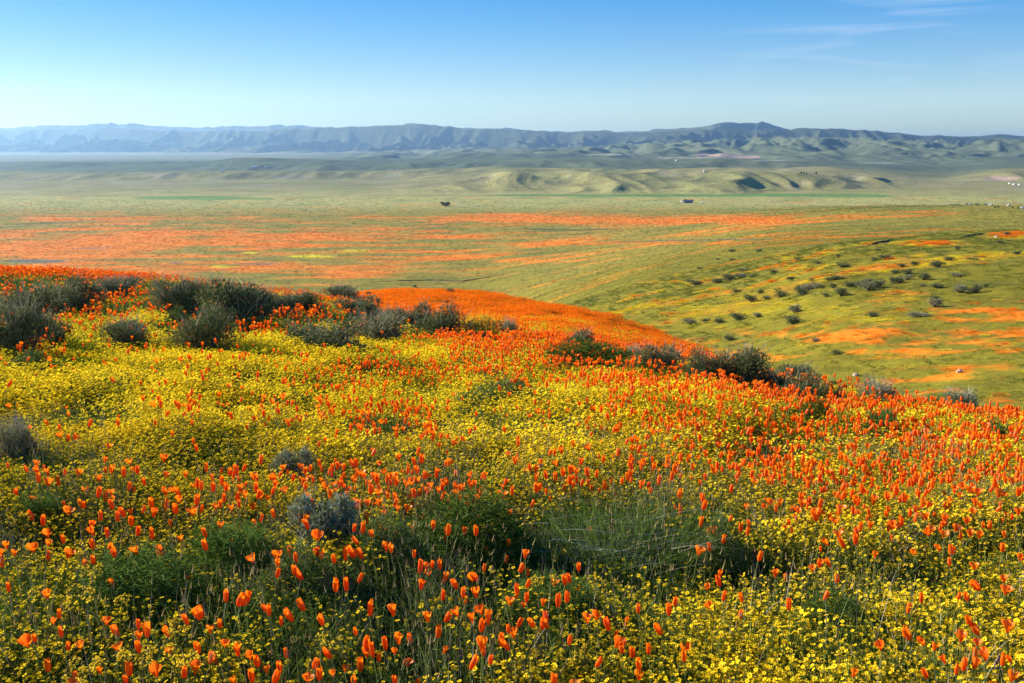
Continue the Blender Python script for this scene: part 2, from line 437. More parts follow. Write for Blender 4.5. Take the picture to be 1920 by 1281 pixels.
ORANGE_HILL = [(1613, 478, 120, 9, .6), (1613, 500, 55, 7, .6), (1497, 504, 55, 9, .8), (1747, 458, 85, 6, 1.0), (1897, 442, 60, 8, .9), (1690, 555, 55, 9, .9), (1650, 566, 40, 7, .5),
  (1813, 584, 110, 5, 1.0), (1897, 592, 60, 10, 1.0), (1780, 599, 40, 4, .8), (1380, 618, 80, 5, .7), (1513, 628, 100, 7, .8), (1613, 628, 80, 8, .8), (1580, 638, 60, 4, .8),
  (1713, 662, 100, 10, .9), (1830, 643, 100, 6, .7), (1907, 624, 50, 8, .9), (1797, 688, 100, 6, 1.0), (1763, 708, 90, 7, .9), (1850, 697, 90, 9, .6), (1907, 660, 40, 14, .7),
  (1313, 641, 40, 5, 1.0), (1363, 658, 55, 6, .8), (1447, 668, 60, 5, .7), (1680, 714, 45, 4, 1.0), (1390, 524, 60, 5, .4), (1250, 530, 80, 3, .5), (1480, 485, 60, 5, .5), (1350, 545, 40, 6, .4), (1240, 590, 60, 5, .45), (1180, 560, 40, 4, .35)]
YELLOW_HILL = [(1513, 580, 190, 22, .8), (1620, 597, 80, 9, .9), (1340, 582, 80, 9, .8), (1450, 540, 160, 20, .4), (1250, 610, 90, 14, .4), (1600, 650, 250, 30, .3), (1500, 690, 60, 15, .3)]

def cover_color(x, y, z):
    px, py, dep = project(x, y, z)
    n1 = fbm(x / 9, y / 14, 4, 41); n2 = fbm(x / 70, y / 120, 4, 51); n3 = fbm(x / 2.5, y / 3.5, 3, 61)
    n1 = n1 * (1 - .85 * sstep(300, 900, y)); n3 = n3 * (1 - sstep(70, 220, y))
    nl = fbm(x / 120, y / 34, 3, 63, 0.6) + .25 * fbm(x / 260, y / 200, 3, 67)
    def lerp(c, col, f): return c * (1 - f[..., None]) + np.array(col) * f[..., None]
    c = np.ones(x.shape + (3,)) * np.array((0.03, 0.032, 0.012))
    # hillside and valley
    hs = sstep(20, 40, y)
    c = lerp(c, (0.165, 0.140, 0.012), hs)
    c = lerp(c, (0.095, 0.105, 0.018), hs * sstep(-.05, .45, n1 + .5 * n3))
    c = lerp(c, (0.28, 0.215, 0.012), hs * np.clip(blobs(px, py, YELLOW_HILL) * .8 + .6 * n1 + .6 * n3 - .1, 0, 1) * .75)
    oh = blobs(px, py, ORANGE_HILL)
    c = lerp(c, (0.66, 0.165, 0.008), hs * sstep(.15, .95, oh * .62 + .5 * n1 + .9 * n3 + .4 * nl) * (1 - sstep(300, 500, y)))
    # the grey-green rise behind
    gr = sstep(240, 420, y); gs = sstep(260, 1000, y)
    c = lerp(c, (0.225, 0.185, 0.028), gs)
    c = lerp(c, (0.125, 0.14, 0.026), gs * sstep(-.1, .4, n2 + .5 * n1))
    c = lerp(c, (0.52, 0.18, 0.012), sstep(100, 200, y) * (1 - sstep(700, 1200, y)) * (x / y > .02) * sstep(.15, .6, nl + .25 * n1) * .7)
    # valley floor
    pl = sstep(1500, 1900, y)
    c = lerp(c, (0.33, 0.30, 0.095), pl)
    c = lerp(c, (0.23, 0.245, 0.075), pl * sstep(-.05, .35, n2))
    c = lerp(c, (0.38, 0.22, 0.035), .75 * gs * sstep(392, 408, py) * (1 - .7 * sstep(1100, 1700, px)) * sstep(-.25, .35, nl + .3 * n2))
    op = blobs(px, py, ORANGE_PLAIN)
    base = .24 * sstep(390, 410, py) * (1 - sstep(900, 1300, px)) * (py < 545)
    of = sstep(.25, 1.05, op * .75 + base + 1.25 * nl + .4 * n2)
    c = lerp(c, (0.68, 0.18, 0.015), of * gr * .88)
    c = lerp(c, (0.50, 0.42, 0.015), gr * sstep(.35, .8, blobs(px, py, YELLOW_PLAIN) + .2 * n1))
    c = lerp(c, (0.13, 0.125, 0.105), gr * sstep(.45, .7, blobs(px, py, SAGE_PLAIN) + .5 * nl))
    c = lerp(c, (0.09, 0.20, 0.045), gr * sstep(.45, .95, blobs(px, py, EMERALD) + .3 * n2) * .8)
    # the poppy-covered shoulder below the near crest
    hump = sstep(19, 26, y) * (1 - sstep(74, 88, y)) * sstep(-.27, -.20, x / y) * (1 - sstep(.22, .25, x / y))
    c = lerp(c, (0.70, 0.18, 0.008), hump * sstep(-.35, .35, n3 + .4 * n1))
    return np.clip(c, 0.01, .9)

# ------------------------------------------------------------------ the ground sheet (near hill, valley side, plain)
_lg = math.log
u = np.exp(np.concatenate([np.linspace(_lg(.6), _lg(26), 240, endpoint=False), np.linspace(_lg(26), _lg(900), 410, endpoint=False), np.linspace(_lg(900), _lg(2700), 100, endpoint=False), np.linspace(_lg(2700), _lg(26000), 12)]))
ys = u - 4.0
a_in = np.linspace(-.64, .64, 520)
a_out = np.array([.66, .7, .76, .84, .95, 1.1, 1.3])
aa = np.concatenate([-a_out[::-1], a_in, a_out])
AA, UU = np.meshgrid(aa, u)
XX = AA * UU; YY = UU - 4.0
ZZ = ground_z(XX, YY)
ZZ = ZZ - 60 * sstep(2150, 2500, YY)           # the far hills have a sheet of their own
me = grid_mesh('ground', XX, YY, ZZ, cover_color(XX, YY, ZZ), M['ground'])
tag(link('ground', me), kind='structure')
# a skirt behind the viewpoint: the same hill going on
uu = np.linspace(-160, -3.2, 60); vv = np.linspace(-150, 150, 60)
VX, UY = np.meshgrid(vv, uu); VZ = -1.45 + 0.03 * (3 - UY) - 0.004 * np.abs(VX) ** 1.5 - 0.06 * np.clip(-UY - 60, 0, 200) - .25
cc = np.ones(VX.shape + (3,)) * np.array((.2, .17, .03))
tag(link('hilltop', grid_mesh('hilltop', VX, UY, VZ, cc, M['ground'])), kind='structure')

# ------------------------------------------------------------------ the low far hills
def far_hill_z(x, y):
    a = x / y
    z = -100 + 24 * sstep(4200, 11000, y) + 2.0 * fbm(x / 260, y / 420, 3, 31)
    # front row of soft grassy hills
    wob = 260 * fbm(x / 700, y * 0 + 3.3, 3, 71)
    m = sstep(-.14, .0, a) * (1 - sstep(.30, .44, a))
    t = (y - 2330 - wob - 350 * sstep(.2, .42, a)) / 480
    spur = ridged(x / 330 + .25 * fbm(x / 300, y / 300, 2, 5), y / 900, 3, 77, .45)
    z = z + m * 44 * sstep(0, 1, t + .75 * (spur - .62)) * (1 - .45 * sstep(1.6, 3.5, t)) * (.72 + .28 * sstep(.3, .9, spur))
    # second, lower rows and mesas further back and to the left
    for (y0, dy, h, a0, a1, sd_, sc) in ((3300, 350, 24, -.62, -.02, 81, 330), (4300, 450, 34, -.42, .62, 84, 420), (4900, 450, 26, -.64, .05, 87, 480), (5600, 500, 26, -.20, .70, 91, 460)):
        wb = 420 * fbm(x / 1100, y * 0 + sd_, 3, sd_)
        mm = sstep(a0 - .08, a0 + .08, a) * (1 - sstep(a1 - .08, a1 + .08, a))
        tt = (y - y0 - wb) / dy
        sp = ridged(x / sc, y / 1100, 3, sd_ + 1, .5)
        z = z + mm * h * sstep(0, 1, tt + .8 * (sp - .6)) * (1 - .8 * sstep(1.5, 3.2, tt)) * (.3 + .7 * sstep(-.2, .3, fbm(x / 1500, y / 1500, 2, sd_ + 2)))
    # foothills under the range, taller to the right
    amp = 56 * sstep(-.30, -.05, a) + 84 * sstep(.0, .25, a)
    f = sstep(5200, 8400, y)
    rg = ridged(x / 520 + .35 * fbm(x / 600, y / 600, 2, 15), y / 1200, 4, 101, .5)
    z = z + amp * f * (sstep(.32, .95, rg) * .9 + .25 * fbm(x / 1400, y / 1400, 3, 105) + .25 * f)
    # scarp on the right
    sc2 = sstep(.43, .5, a) * sstep(0, 1, (y - 3100 - 250 * fbm(x / 260, 1.1 + 0 * y, 3, 111)) / 260)
    z = z + 30 * sc2 * (1 - .6 * sstep(3600, 5000, y))
    return z

def hill_color(x, y, z):
    n1 = fbm(x / 160, y / 240, 4, 121); n2 = fbm(x / 800, y / 900, 4, 125); a = x / y
    def lerp(c, col, f): return c * (1 - f[..., None]) + np.array(col) * f[..., None]
    c = np.ones(x.shape + (3,)) * np.array((0.225, 0.205, 0.08))
    c = lerp(c, (0.165, 0.17, 0.06), sstep(-.1, .4, n2))
    c = lerp(c, (0.25, 0.22, 0.06), sstep(.0, .5, n1) * (1 - sstep(3500, 4500, y)) * sstep(-.15, .05, a))
    c = lerp(c, (0.25, 0.225, 0.15), sstep(.05, .5, n1 - .3 * n2) * .7)
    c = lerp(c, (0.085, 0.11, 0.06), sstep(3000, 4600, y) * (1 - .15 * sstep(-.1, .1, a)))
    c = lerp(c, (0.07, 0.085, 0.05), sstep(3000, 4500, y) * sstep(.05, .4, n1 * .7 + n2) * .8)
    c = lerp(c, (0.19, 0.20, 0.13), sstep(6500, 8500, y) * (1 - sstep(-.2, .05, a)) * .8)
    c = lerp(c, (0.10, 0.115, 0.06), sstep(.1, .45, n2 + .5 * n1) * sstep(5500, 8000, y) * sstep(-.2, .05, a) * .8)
    c = lerp(c, (0.30, 0.275, 0.09), .8 * (1 - sstep(2150, 2700, y)))
    px, py, dep = project(x, y, z)
    c = lerp(c, (0.09, 0.20, 0.045), .8 * sstep(.45, .95, blobs(px, py, EMERALD) + .25 * n2) * (1 - sstep(2500, 2800, y)))
    c = lerp(c, (0.36, 0.25, 0.19), sstep(.4, .8, blobs(px, py, [(1335, 291, 40, 4, 1.1), (1400, 295, 40, 4, .7), (1450, 287, 20, 3, .6), (1880, 335, 50, 5, .8)]) + .4 * n1))
    c = lerp(c, (0.36, 0.31, 0.25), sstep(.5, .8, blobs(px, py, [(1150, 290, 90, 1.3, .9), (1300, 296, 120, 1.2, .9), (1450, 301, 60, 1.2, .9), (1650, 306, 90, 1.2, .8), (620, 297, 150, 1.5, .6)])))
    return np.clip(c, .01, .9)

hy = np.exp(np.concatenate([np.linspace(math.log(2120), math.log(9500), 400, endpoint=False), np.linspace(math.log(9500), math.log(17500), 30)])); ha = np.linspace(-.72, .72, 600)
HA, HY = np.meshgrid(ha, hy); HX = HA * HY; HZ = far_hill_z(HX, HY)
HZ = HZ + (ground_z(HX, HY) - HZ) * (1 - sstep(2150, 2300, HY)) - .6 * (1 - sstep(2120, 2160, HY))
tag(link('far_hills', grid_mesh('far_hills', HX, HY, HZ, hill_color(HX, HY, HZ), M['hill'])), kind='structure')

# ------------------------------------------------------------------ the mountain range
SKY_B = [(-500, 244), (-200, 240), (0, 240), (140, 236), (230, 234), (310, 241), (400, 241), (470, 241), (540, 238), (600, 235), (660, 233), (720, 229), (790, 229), (840, 234), (880, 239), (940, 237), (1000, 241),
  (1050, 246), (1110, 242), (1160, 246), (1230, 244), (1300, 240), (1370, 238), (1440, 239), (1500, 238), (1580, 238), (1640, 242), (1710, 249), (1800, 253), (1870, 253), (1930, 255), (2100, 258), (2500, 262)]
SKY_A = [(-500, 238), (-100, 239), (0, 236), (120, 231), (210, 228), (290, 231), (340, 235), (420, 234), (480, 232), (540, 231), (590, 233), (700, 240), (760, 228), (800, 227), (860, 236), (900, 236), (960, 236), (1020, 243), (1080, 242), (1120, 239), (1170, 244),
  (1230, 240), (1290, 236), (1330, 230), (1370, 226), (1395, 225), (1404, 222), (1420, 224), (1440, 226), (1465, 233), (1500, 243), (1700, 256), (1820, 254), (1870, 249), (1930, 252), (2100, 256), (2500, 262)]
def range_mesh(sky, df, dc, seed, back, tall, rows, cols):
    a = np.linspace(-.70, .70, cols)
    s = np.concatenate([np.linspace(-.12, 1.0, rows), np.linspace(1.03, 1.5, 14)])
    A, Sx = np.meshgrid(a, s)
    px = 960 + F * A / (CP - 0.03 * SP)
    gx = np.linspace(-500, 2500, 1500); gk = np.interp(gx, [p[0] for p in sky], [p[1] for p in sky])
    ker = np.hanning(33); gk = np.convolve(np.pad(gk, 16, mode='edge'), ker / ker.sum(), mode='valid')
    Sk = np.interp(px, gx, gk)
    DF = np.interp(A, [-.6, -.1, .2, .6], df); DC = np.interp(A, [-.6, -.1, .2, .6], dc)
    D = DF + Sx * (DC - DF)
    X = A * D
    crest = py_to_e(Sk) * DC
    base = -100 + 24 * sstep(4200, 11000, D)
    wx = X - .42 * (D - DC) + 420 * fbm(X / 1500, D / 1300, 3, seed + 3)
    r1 = ridged(wx / 900, D / 4200 + seed, 2, seed, .4)
    r2 = ridged(wx / 430 + .25 * r1, D / 1500, 2, seed + 7, .4)
    r3 = ridged((wx + .5 * (D - DC)) / 230 + .15 * r2, D / 620, 2, seed + 13, .5)
    prof = np.clip((Sx + .05 + .30 * (r1 - .62) * sstep(.0, .2, Sx) * (1 - sstep(.80, 1.0, Sx))) / 1.05, 0, 1) ** 1.15
    prof = np.where(Sx > 1, 1 - .8 * sstep(1, 1.6, Sx), prof)
    hgt = (crest - base) * prof
    mid = sstep(.02, .25, prof) * (1 - .9 * sstep(.88, 1.0, Sx))
    cut = .75 * np.clip(.95 - r2, 0, 1) + .95 * np.clip(.95 - r1, 0, 1) + .28 * np.clip(.92 - r3, 0, 1)
    hgt = hgt * (1 - mid * np.clip(cut, 0, .85))
    hgt = hgt + sstep(.85, 1, Sx) * 9 * fbm(X / 200, D / 400, 3, seed + 9)
    Z = base - 8 + hgt
    lim = (crest / DC) * D - (25 * (1 - Sx) + 2)       # no spur stands above the crest line
    Z = np.where(Sx < 1, lim - np.logaddexp(0, (lim - Z) / 12.0) * 12.0, Z)
    n1 = fbm(X / 260, D / 330, 4, seed + 21); n2 = fbm(X / 1300, D / 900, 3, seed + 25)
    def lerp(c, col, f): return c * (1 - f[..., None]) + np.array(col) * f[..., None]
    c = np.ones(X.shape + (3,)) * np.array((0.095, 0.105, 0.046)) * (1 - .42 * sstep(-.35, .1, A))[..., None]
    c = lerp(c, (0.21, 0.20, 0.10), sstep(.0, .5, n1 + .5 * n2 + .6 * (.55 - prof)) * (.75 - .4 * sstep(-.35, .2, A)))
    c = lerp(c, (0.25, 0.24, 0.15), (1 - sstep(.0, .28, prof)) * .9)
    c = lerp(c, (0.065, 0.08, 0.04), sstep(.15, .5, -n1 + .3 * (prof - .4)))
    return grid_mesh('mountain_range', X, D, Z, np.clip(c, .01, .9), M['mountain'])
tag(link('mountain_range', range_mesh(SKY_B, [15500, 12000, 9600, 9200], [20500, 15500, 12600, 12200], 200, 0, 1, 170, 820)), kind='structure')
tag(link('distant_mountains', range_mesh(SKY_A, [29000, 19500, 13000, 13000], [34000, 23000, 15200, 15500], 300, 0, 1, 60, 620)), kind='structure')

# ------------------------------------------------------------------ haze over the valley
hb = MB(); hb.box(-26000, 26000, -4000, 38000, -170, 470)
hm, hn, ho = mat('valley_haze')
pv = hn.nodes.new('ShaderNodeVolumePrincipled')
pv.inputs['Density'].default_value = HAZE_DENSITY
pv.inputs['Anisotropy'].default_value = HAZE_ANISO
pv.inputs['Color'].default_value = HAZE_COLOR
for k in ('Density Attribute', 'Color Attribute', 'Temperature Attribute'):
    if k in pv.inputs: pv.inputs[k].default_value = ''
hn.links.new(pv.outputs[0], ho.inputs['Volume'])
tag(link('haze', hb.mesh('haze', [hm])), kind='stuff')

# ------------------------------------------------------------------ flower and grass clumps for the uncountable cover
def scatter(name, sources, pts, rots, scl, idx):
    """one object whose points carry copies of the source meshes' geometry"""
    me = bpy.data.meshes.new(name)
    me.vertices.add(len(pts)); me.vertices.foreach_set('co', np.asarray(pts, np.float32).ravel())
    for nm, ty, arr, key in (('rot', 'FLOAT_VECTOR', rots, 'vector'), ('scl', 'FLOAT', scl, 'value'), ('idx', 'INT', idx, 'value')):
        at = me.attributes.new(nm, ty, 'POINT'); at.data.foreach_set(key, np.asarray(arr, np.int32 if ty == 'INT' else np.float32).ravel())
    for s in sources:
        for m_ in s.data.materials:
            if m_.name not in [q.name for q in me.materials]: me.materials.append(m_)
    o = link(name, me)
    ng = bpy.data.node_groups.new(name, 'GeometryNodeTree')
    ng.interface.new_socket('Geometry', in_out='INPUT', socket_type='NodeSocketGeometry')
    ng.interface.new_socket('Geometry', in_out='OUTPUT', socket_type='NodeSocketGeometry')
    gi = ng.nodes.new('NodeGroupInput'); go = ng.nodes.new('NodeGroupOutput')
    ip = ng.nodes.new('GeometryNodeInstanceOnPoints'); ip.inputs['Pick Instance'].default_value = True
    g2 = ng.nodes.new('GeometryNodeGeometryToInstance')
    for s in sources:
        ob = ng.nodes.new('GeometryNodeObjectInfo'); ob.inputs['Object'].default_value = s; ob.inputs['As Instance'].default_value = False
        ng.links.new(ob.outputs['Geometry'], g2.inputs[0])
    def na(nm, ty):
        q = ng.nodes.new('GeometryNodeInputNamedAttribute'); q.data_type = ty; q.inputs['Name'].default_value = nm
        return q.outputs['Attribute']
    er = ng.nodes.new('FunctionNodeEulerToRotation')
    ng.links.new(na('rot', 'FLOAT_VECTOR'), er.inputs[0])
    ng.links.new(gi.outputs[0], ip.inputs['Points']); ng.links.new(g2.outputs[0], ip.inputs['Instance'])
    ng.links.new(na('idx', 'INT'), ip.inputs['Instance Index']); ng.links.new(er.outputs[0], ip.inputs['Rotation'])
    ng.links.new(na('scl', 'FLOAT'), ip.inputs['Scale']); ng.links.new(ip.outputs[0], go.inputs[0])
    md = o.modifiers.new('scatter', 'NODES'); md.node_group = ng
    return tag(o, kind='stuff')

SRC = []
def source(name, me):
    o = bpy.data.objects.new(name, me)      # never linked: only a shape that the scatters copy
    SRC.append(o); return o

def rdisk(r):
    a = random.random() * 6.2832; q = r * math.sqrt(random.random()); return q * math.cos(a), q * math.sin(a)

def gold_clump(r, n, fr, lod):
    b = MB()
    for _ in range(n):
        x, y = rdisk(r); h = random.uniform(.10, .19) * (1 - .25 * (math.hypot(x, y) / r) ** 2)
        tx, ty = x + random.gauss(0, .015) + .008, y + random.gauss(0, .015)
        nrm = (random.gauss(-.45, .4), random.gauss(-.1, .4), 1)
        rr = fr * random.uniform(.7, 1.2)
        if lod == 0:
            b.tube([(x, y, 0), ((x + tx) / 2, (y + ty) / 2, h * .55), (tx, ty, h)], .0011, .0009, 3, 1)
            b.flower((tx, ty, h), nrm, rr, 6, 0, 2)
        elif lod == 1:
            b.blade((x, y, 0), (tx - x, ty - y, h), h, .003, 0, 1, 1)
            b.flower((tx, ty, h), nrm, rr, 4, 0, None, .3)
        else:
            b.flower((tx, ty, h), nrm, rr, 3, 0, None, .3)
        if random.random() < (.8 if lod < 2 else .4):
            b.blade((x, y, random.uniform(0, h * .5)), (random.gauss(0, .6), random.gauss(0, .6), 1), random.uniform(.04, .09), .004 if lod < 2 else .008, .3, 1, 1)
    return b.mesh('goldfields', [M['gold'], M['goldstem'], M['goldc']])

def grass_clump(r, n, hmin, hmax, wd, mats, feather=False):
    b = MB()
    for _ in range(n):
        x, y = rdisk(r); h = random.uniform(hmin, hmax)
        d = (random.gauss(.08, .35), random.gauss(0, .35), 1)
        mi = random.randrange(len(mats))
        tip = b.blade((x, y, 0), d, h, wd, random.uniform(0, .5), mi, 3)
        if feather:
            dv = Vector(d).normalized()
            for k in range(5):
                t = .35 + .13 * k; p = Vector((x, y, 0)) + dv * h * t
                b.blade(p, (random.gauss(0, 1), random.gauss(0, 1), .7), h * .28, wd * .8, .2, mi, 1)
    return b.mesh('grass', mats)

def petal_mesh(openness, twist, seed, ncol=5, nrow=5):
    """one petal, base at the origin, about 1 long, opening outward along +X by openness"""
    rd = random.Random(seed); b = MB(); vs = []; al = []
    for i in range(nrow):
        t = i / (nrow - 1)
        half = (.10 + .62 * t ** .7 * (1 - .18 * t * t)) * .62
        rad = .05 + (.17 + .55 * openness * t) * math.sin(min(1, t * 1.15) * 1.5708) if openness > .25 else .05 + .17 * math.sin(min(1, .15 + t) * 2.35) + .02
        zz = t * (1 - .33 * openness * t) + .0
        for k in range(ncol):
            q = -1 + 2 * k / (ncol - 1)
            ang = q * (1.0 if openness < .25 else .82) + twist * t
            rr = rad * (1 - .10 * abs(q)) + .03 * t * rd.uniform(-1, 1)
            edge = .05 * math.cos(q * 1.6) + (rd.uniform(-.09, .07) if i == nrow - 1 else rd.uniform(-.01, .01))
            vs.append((rr * math.cos(ang), rr * math.sin(ang), zz + edge * t)); al.append(t)
    fs = [(i*ncol+k, i*ncol+k+1, (i+1)*ncol+k+1, (i+1)*ncol+k) for i in range(nrow-1) for k in range(ncol-1)]
    b.add(vs, fs, 0, al)
    return b.mesh('petal', [M['petal']], True, True)

PETALS = {'c': [petal_mesh(.02, .35, 1), petal_mesh(.10, .2, 2), petal_mesh(.18, .5, 3)],
          'm': [petal_mesh(.27, .15, 4), petal_mesh(.36, .0, 5), petal_mesh(.22, .3, 9)],
          'o': [petal_mesh(.40, .1, 6), petal_mesh(.55, -.15, 7), petal_mesh(.72, .2, 8), petal_mesh(.48, .25, 10)]}

def stem_mesh():
    b = MB(); b.tube([(0, 0, 0), (.012, .004, .35), (.008, -.004, .7), (0, 0, 1)], .0019, .0014, 5, 0)
    b.tube([(0, 0, .985), (0, 0, 1.005)], .0045, .005, 6, 0)
    me = b.mesh('stem', [M['stem']]); return me
STEM = stem_mesh()

def whole_poppy(kind, pi, hstem, flen, lean):
    """a poppy as one mesh: stem, four petals"""
    b = MB(); top = Vector((lean * .06, random.uniform(-.02, .02), hstem))
    b.tube([(0, 0, 0), (lean * .015, 0, hstem * .55), tuple(top)], .002, .0014, 4, 1)
    rot = Euler((random.uniform(-.2, .2), lean, random.uniform(0, 6))).to_matrix()
    for k in range(4):
        pm = PETALS[kind][(pi + k) % len(PETALS[kind])]; rz = Matrix.Rotation(k * math.pi / 2 + random.uniform(-.25, .25), 3, 'Z')
        vs = [tuple(top + rot @ (rz @ (v.co * flen))) for v in pm.vertices]
        b.add(vs, [tuple(p.vertices) for p in pm.polygons], 0, [d.value for d in pm.attributes['along'].data])
    for k in range(2):
        b.blade((0, 0, 0), (random.gauss(0, .5), random.gauss(0, .5), 1), hstem * .6, .006, .3, 1, 2)
    me = b.mesh('poppy', [M['petal'], M['stem']], True, True); return me

def carpet_clump(r, n, mats, fsize, h0, h1, flat=False):
    """flowers on a knee-high tuft seen from far: petals as small cups over blades"""
    b = MB()
    for _ in range(n):
        x, y = rdisk(r); h = random.uniform(h0, h1) * (1.1 - .5 * (math.hypot(x, y) / r) ** 2)
        b.flower((x, y, h), (random.gauss(-.3, .5), random.gauss(-.2, .5), 1), fsize * random.uniform(.6, 1.2), 3, 0, None, .7 if not flat else .2)
        if random.random() < .7: b.blade((x, y, 0), (random.gauss(0, .3), random.gauss(0, .3), 1), h * 1.05, .02, .2, 1, 1)
    return b.mesh('carpet', mats, False, True)

g0 = [source('goldfields_near', gold_clump(.15, 54, .0078, 0)) for _ in range(5)]
g1 = [source('goldfields_mid', gold_clump(.24, 150, .0112, 1)) for _ in range(5)]
g2 = [source('goldfields_back', gold_clump(.34, 260, .0135, 2)) for _ in range(4)]
gr0 = [source('leaves_near', grass_clump(.16, 46, .07, .19, .0035, [M['leaf'], M['grass']], True)) for _ in range(3)] + \
      [source('blades_near', grass_clump(.13, 60, .08, .24, .004, [M['grass'], M['leaf']])) for _ in range(2)]
def stalk_clump(r, n):
    b = MB()
    for _ in range(n):
        x, y = rdisk(r); h = random.uniform(.14, .30); d = (random.gauss(.02, .16), random.gauss(0, .16), 1); mi = 0 if random.random() < .7 else 1
        tip = b.blade((x, y, 0), d, h, .0032, random.uniform(0, .25), mi, 3)
        if random.random() < .45:
            b.tube([tip, tip + Vector(d) * .012, tip + Vector(d) * .028], .0028, .0006, 4, 2)
        for k in range(4):
            b.blade((x, y, random.uniform(0, h * .6)), (random.gauss(0, .8), random.gauss(0, .8), .8), .05, .0035, .4, 3, 1)
    return b.mesh('stalks', [M['stem'], M['dry'], M['bud'], M['leaf']])
gr0 += [source('stalks_near', stalk_clump(.14, 22)) for _ in range(4)]
gr1 = [source('leaves_mid', grass_clump(.28, 120, .08, .2, .007, [M['leaf'], M['grass']])) for _ in range(4)]
pop = []
for i in range(12):
    k = 'c' if i < 6 else ('m' if i < 9 else 'o')
    fl = random.uniform(.036, .048) if k != 'o' else random.uniform(.034, .044)
    pop.append(source('poppy_shape', whole_poppy(k, i, random.uniform(.17, .27), fl, random.uniform(-.1, .45))))

def align_points(n, ymin, ymax, amax, dens, tall=0.0):
    """random points on the ground, uniform per square metre, thinned by dens(px,py,x,y)"""
    y = np.sqrt(rng.random(n) * (ymax ** 2 - ymin ** 2) + ymin ** 2) if ymin > 0 else rng.random(n) * (ymax - ymin) + ymin
    x = (rng.random(n) * 2 - 1) * amax * (y + 1.5)
    z = ground_z(x, y)
    px, py, dep = project(x, y, z + tall)      # the patches are read where the flower heads stand
    k = rng.random(n) < dens(px, py, x, y)
    return x[k], y[k], z[k], px[k], py[k]

def tilt(x, y):
    """euler angles that lay a clump along the slope, with a random turn"""
    e = .15
    gx = (ground_z(x + e, y) - ground_z(x - e, y)) / (2 * e); gy = (ground_z(x, y + e) - ground_z(x, y - e)) / (2 * e)
    return np.stack([np.arctan(gy) * .8, -np.arctan(gx) * .8, rng.random(len(x)) * 6.283], 1)

MOUNDS = [(420, 1040, 105, 66, .9), (860, 1030, 190, 78, 1.0), (1190, 1030, 190, 95, 1.3), (700, 815, 110, 30, .8), (950, 735, 105, 28, .6), (1110, 680, 130, 22, .8),
          (50, 690, 55, 20, .7), (20, 800, 45, 50, .6), (610, 955, 60, 35, .9), (200, 1130, 220, 80, .55), (700, 1130, 260, 70, .4), (1560, 1180, 110, 60, .55), (1620, 1110, 80, 30, .4), (600, 1220, 300, 60, .3), (1400, 1050, 70, 60, .5), (150, 960, 70, 30, .35), (1640, 905, 200, 30, .25), (880, 900, 160, 25, .3)]
def gold_density(px, py, x, y):
    d = np.ones_like(px) * 1.0
    d = d * (1 - .48 * sstep(940, 1080, py) * (1 - sstep(1150, 1450, px)))
    d = d + .45 * sstep(1120, 1230, py) * np.exp(-((px - 1000) / 350.) ** 2)
    d = d * (1 - .45 * np.exp(-((px - 1600) / 330.) ** 2 - ((py - 850) / 90.) ** 2))
    d = d * (1 - np.clip(blobs(px, py, MOUNDS), 0, .97))
    d = d * np.clip(1 + 1.6 * fbm(x / .9, y / .9, 3, 401), .15, 1)
    d = d * np.where(py < 640, .5 + .5 * sstep(560, 640, py), 1)
    left = (1 - sstep(600, 900, px)) * (1 - sstep(625, 660, py))
    d = d * (1 - .55 * left)
    return d
def poppy_density(px, py, x, y):
    d = .045 + .07 * sstep(1000, 1100, py) * (px < 1350) + blobs(px, py, [(1500, 800, 260, 70, .75), (1780, 870, 230, 110, 1.0), (1330, 770, 150, 45, .6), (1560, 880, 200, 50, .5), (1700, 940, 240, 50, .5), (1900, 800, 150, 60, .6), (1450, 740, 250, 25, .7),
        (790, 915, 120, 30, 1.6), (1000, 905, 160, 18, .5), (700, 775, 110, 24, .9), (830, 805, 60, 16, .6), (990, 650, 110, 16, .7), (1160, 665, 160, 18, 1.0), (1250, 700, 160, 18, .6), (880, 640, 60, 12, .5),
        (130, 560, 100, 14, .3), (60, 510, 150, 5, .8), (230, 520, 70, 5, .8), (180, 600, 150, 25, .12), (560, 590, 70, 14, .2), (480, 612, 80, 8, .25), (700, 690, 250, 20, .35), (900, 690, 120, 14, .5),
        (600, 760, 130, 35, .3), (330, 935, 200, 30, .3), (560, 900, 120, 25, .3), (1050, 900, 130, 18, .4), (1310, 840, 60, 40, .4), (1050, 560, 300, 40, .0), (80, 640, 90, 12, .4), (320, 770, 80, 20, .2)])
    d = d * np.clip(.8 + 1.7 * fbm(x / .55, y / .55, 2, 411), 0.1, 1.6)
    return d

# yellow carpet, three grain sizes with distance
for (src, y0, y1, n, sc, am) in ((g0, 1.0, 6.2, 8300, 1.0, 1.05), (g1, 5.8, 13.5, 6300, 1.0, .80), (g2, 13.0, 34.0, 4200, 1.1, .66)):
    x, y, z, px, py = align_points(n, y0, y1, am, gold_density, .13)
    scatter('goldfields', src, np.stack([x, y, z - .01], 1), tilt(x, y), rng.uniform(.8, 1.2, len(x)) * sc, rng.integers(0, len(src), len(x)))
for (src, y0, y1, n, am) in ((gr0, 1.0, 6.5, 6700, 1.05), (gr1, 6.0, 34.0, 9300, .72)):
    x, y, z, px, py = align_points(n, y0, y1, am, lambda px, py, x, y: np.clip(.25 + .75 * (1 - gold_density(px, py, x, y) / .9), .2, 1))
    scatter('grass', src, np.stack([x, y, z - .01], 1), tilt(x, y), rng.uniform(.65, 1.15, len(x)), rng.integers(0, len(src), len(x)))

